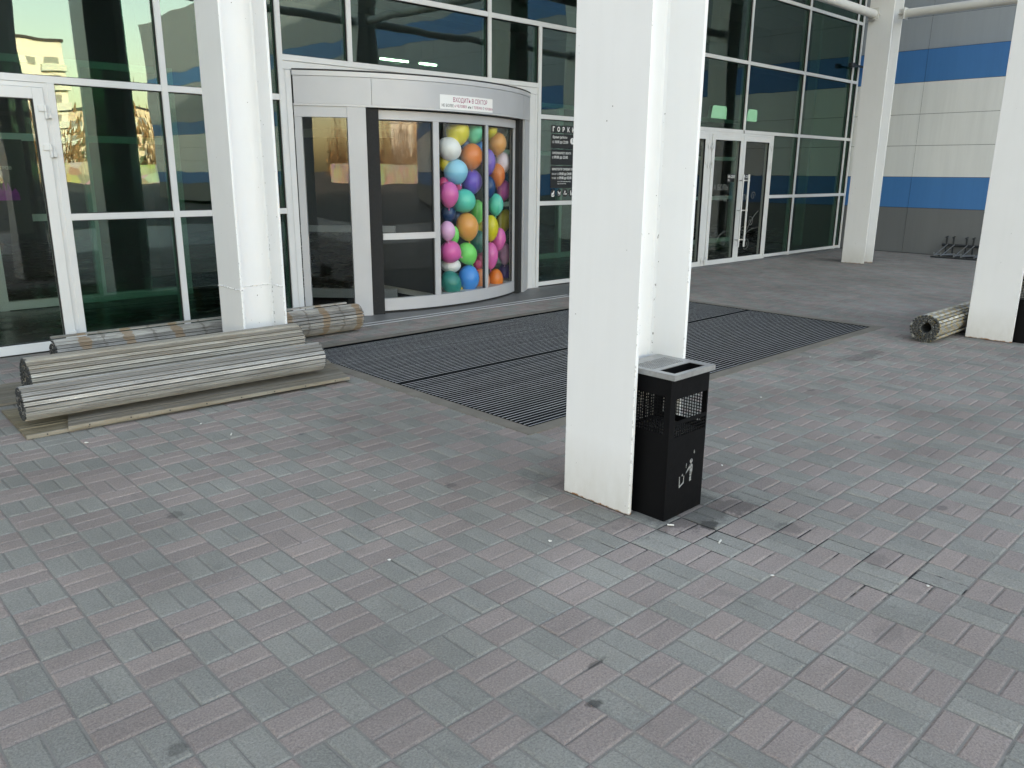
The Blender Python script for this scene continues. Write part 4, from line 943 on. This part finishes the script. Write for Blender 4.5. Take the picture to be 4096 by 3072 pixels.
for x0,x1,lab in ((16.0,16.62,'left lit rounded light box seen through the glass above the right doors'),(17.5,17.95,'right lit rounded light box, cut by a mullion, behind the glass above the right doors')):
    t = thing('light_box', (x0,10.4,2.98), lab, 'light box', 'lit light boxes inside')
    g = MB(); z0,z1,r = 2.85,3.12,.06; pts = [(x0,z0),(x1,z0)]+[(x1-r+r*math.cos(q),z1-r+r*math.sin(q)) for q in (0,PI/6,PI/3,PI/2)]+[(x0+.05+r-r*math.sin(q),z1-r+r*math.cos(q)) for q in (0,PI/6,PI/3,PI/2)]
    g.prism(pts,'y',10.40,10.405); g.build('front', M['lightbox'], t)
    g = MB(); g.prism([(u*1.0,v) for u,v in pts],'y',10.407,10.50); g.build('case', M['profile_in'], t)
    g = MB(); g.tube((x0+.15,10.45,3.1),(x0+.15,10.45,5.88),.004,6); g.build('hanger', M['gasket'], t)
# advert board inside the left door
t = thing('advert_board', (2.0,10.2,1), 'dark advert board with white lettering and a magenta glow, inside the left door', 'advert')
g = MB(); g.box(1.90,2.36,10.2,10.23,.95,1.95); g.build('board', M['darkpanel'], t)
text('50 МЕТРОВ',.047,(1.985,10.1985,1.635),M['white_ink'],t,sx=.95,bold=.001)
m, nt, out = new_mat('magenta print'); p = N(nt,'ShaderNodeBsdfPrincipled',Roughness=.5); L(nt, mixc(nt, noise(nt,18,3), (.10,.01,.16,1), (.50,.02,.46,1)), p.inputs['Base Color']); L(nt,p.outputs[0],out.inputs[0])
g = MB(); g.prism([(2.02,1.31),(2.27,1.31),(2.265,1.385),(2.235,1.44),(2.20,1.40),(2.17,1.50),(2.15,1.41),(2.13,1.53),(2.11,1.41),(2.08,1.48),(2.06,1.395),(2.03,1.40)],'y',10.196,10.199); g.build('print', m, t)

# ------------------------------------------------------------------ the far side of the car park (seen in the glass)
def block_mat(name, wall, ww=3.0, hh=2.9):
    m, nt, out = new_mat(name); p = N(nt,'ShaderNodeBsdfPrincipled',Roughness=.8)
    p.inputs['Base Color'].default_value = tuple(wall)+(1,); L(nt,p.outputs[0],out.inputs[0]); return m
M['fl1'] = block_mat('cream panels',(.55,.55,.51)); M['fl2'] = block_mat('brick panels',(.48,.40,.31)); M['fwin'] = mat('flat window',(.17,.18,.18),.3); M['balc'] = mat('balcony front',(.46,.50,.47),.7)
def flats(x0, x1, y, h, label, m_, step=0.0):
    t = thing('apartment_block', ((x0+x1)/2,y,0), label, 'apartment block')
    g = MB(); g.box(x0,x1,y-14,y,-.16,h); g.build('wall', M[m_], t)
    wn = MB(); bc = MB(); z = 1.5; 
    while z+2.6 < h:
        x = x0+1.2; i = 0
        while x+1.8 < x1:
            wn.box(x,x+1.3,y,y+.06,z+.8,z+2.1)
            if i%3 == 1: bc.box(x-.5,x+2.4,y+.02,y+1.1,z-.2,z+.9)
            x += 3.1; i += 1
        z += 2.85
    o = wn.build('windows', M['fwin'], t); o['kind'] = 'stuff'
    o = bc.build('balconies', M['balc'], t); o['kind'] = 'stuff'
    g = MB(); g.box(x0-.4,x1+.4,y-14.4,y+.4,h,h+.5); g.build('roof', M['dark'], t)
flats(12,46.5,-150,23.5,'cream apartment block far across the car park, seen mirrored in the left glass','fl1')
flats(49,92,-172,14,'lower brick toned apartment block far across the car park, mirrored in the glass','fl2')
# autumn trees as one far wood
M['twig'] = mat('bare twigs',(.21,.125,.06),.9,0,.2,.4); 
vs=[]; fs=[]
for i in range(17000):
    x = rng.uniform(-70,120); y = -118+rng.normal(0,4); hmax = 9+2.5*math.sin(x*.31)+2*math.sin(x*.83+1)+rng.normal(0,1)
    z = abs(rng.normal(0,1))*hmax*.45+.5
    hmax = max(hmax,2.0)
    if z > hmax: z = rng.uniform(1,hmax)
    s = rng.uniform(.25,.7); a = rng.uniform(0,PI); b = len(vs)
    dx,dy = math.cos(a)*s*.35, math.sin(a)*s*.35
    vs += [(x-dx,y-dy,z),(x+dx,y+dy,z),(x+dx*.3,y+dy*.3,z+s*1.8),(x-dx*.3,y-dy*.3,z+s*1.8)]; fs.append((b,b+1,b+2,b+3))
g = MB(); g.v = vs; g.f = fs
for i in range(160):
    x = rng.uniform(-70,120); y = -118+rng.normal(0,4); g.tube((x,y,-.2),(x+rng.normal(0,.3),y,rng.uniform(6,11)),.14,6,.03)
o = g.build('autumn_trees', M['twig'], None, fix=False); tag(o,'row of bare brown autumn trees across the car park','trees',kind='stuff')
m, nt, out = new_mat('spray painted wall'); p = N(nt,'ShaderNodeBsdfPrincipled',Roughness=.8)
v = N(nt,'ShaderNodeTexVoronoi',Scale=.8); L(nt, pos(nt), v.inputs['Vector']); hs = N(nt,'ShaderNodeHueSaturation',Saturation=.85,Value=.34); L(nt, v.outputs['Color'], hs.inputs['Color'])
L(nt, mixc(nt,.35,hs.outputs[0],(.36,.31,.2,1)), p.inputs['Base Color']); L(nt,p.outputs[0],out.inputs[0])
g = MB(); g.box(-60,110,-104.3,-104,-.16,2.6); tag(g.build('painted_wall', m),'long low wall with spray paint murals across the car park','wall')
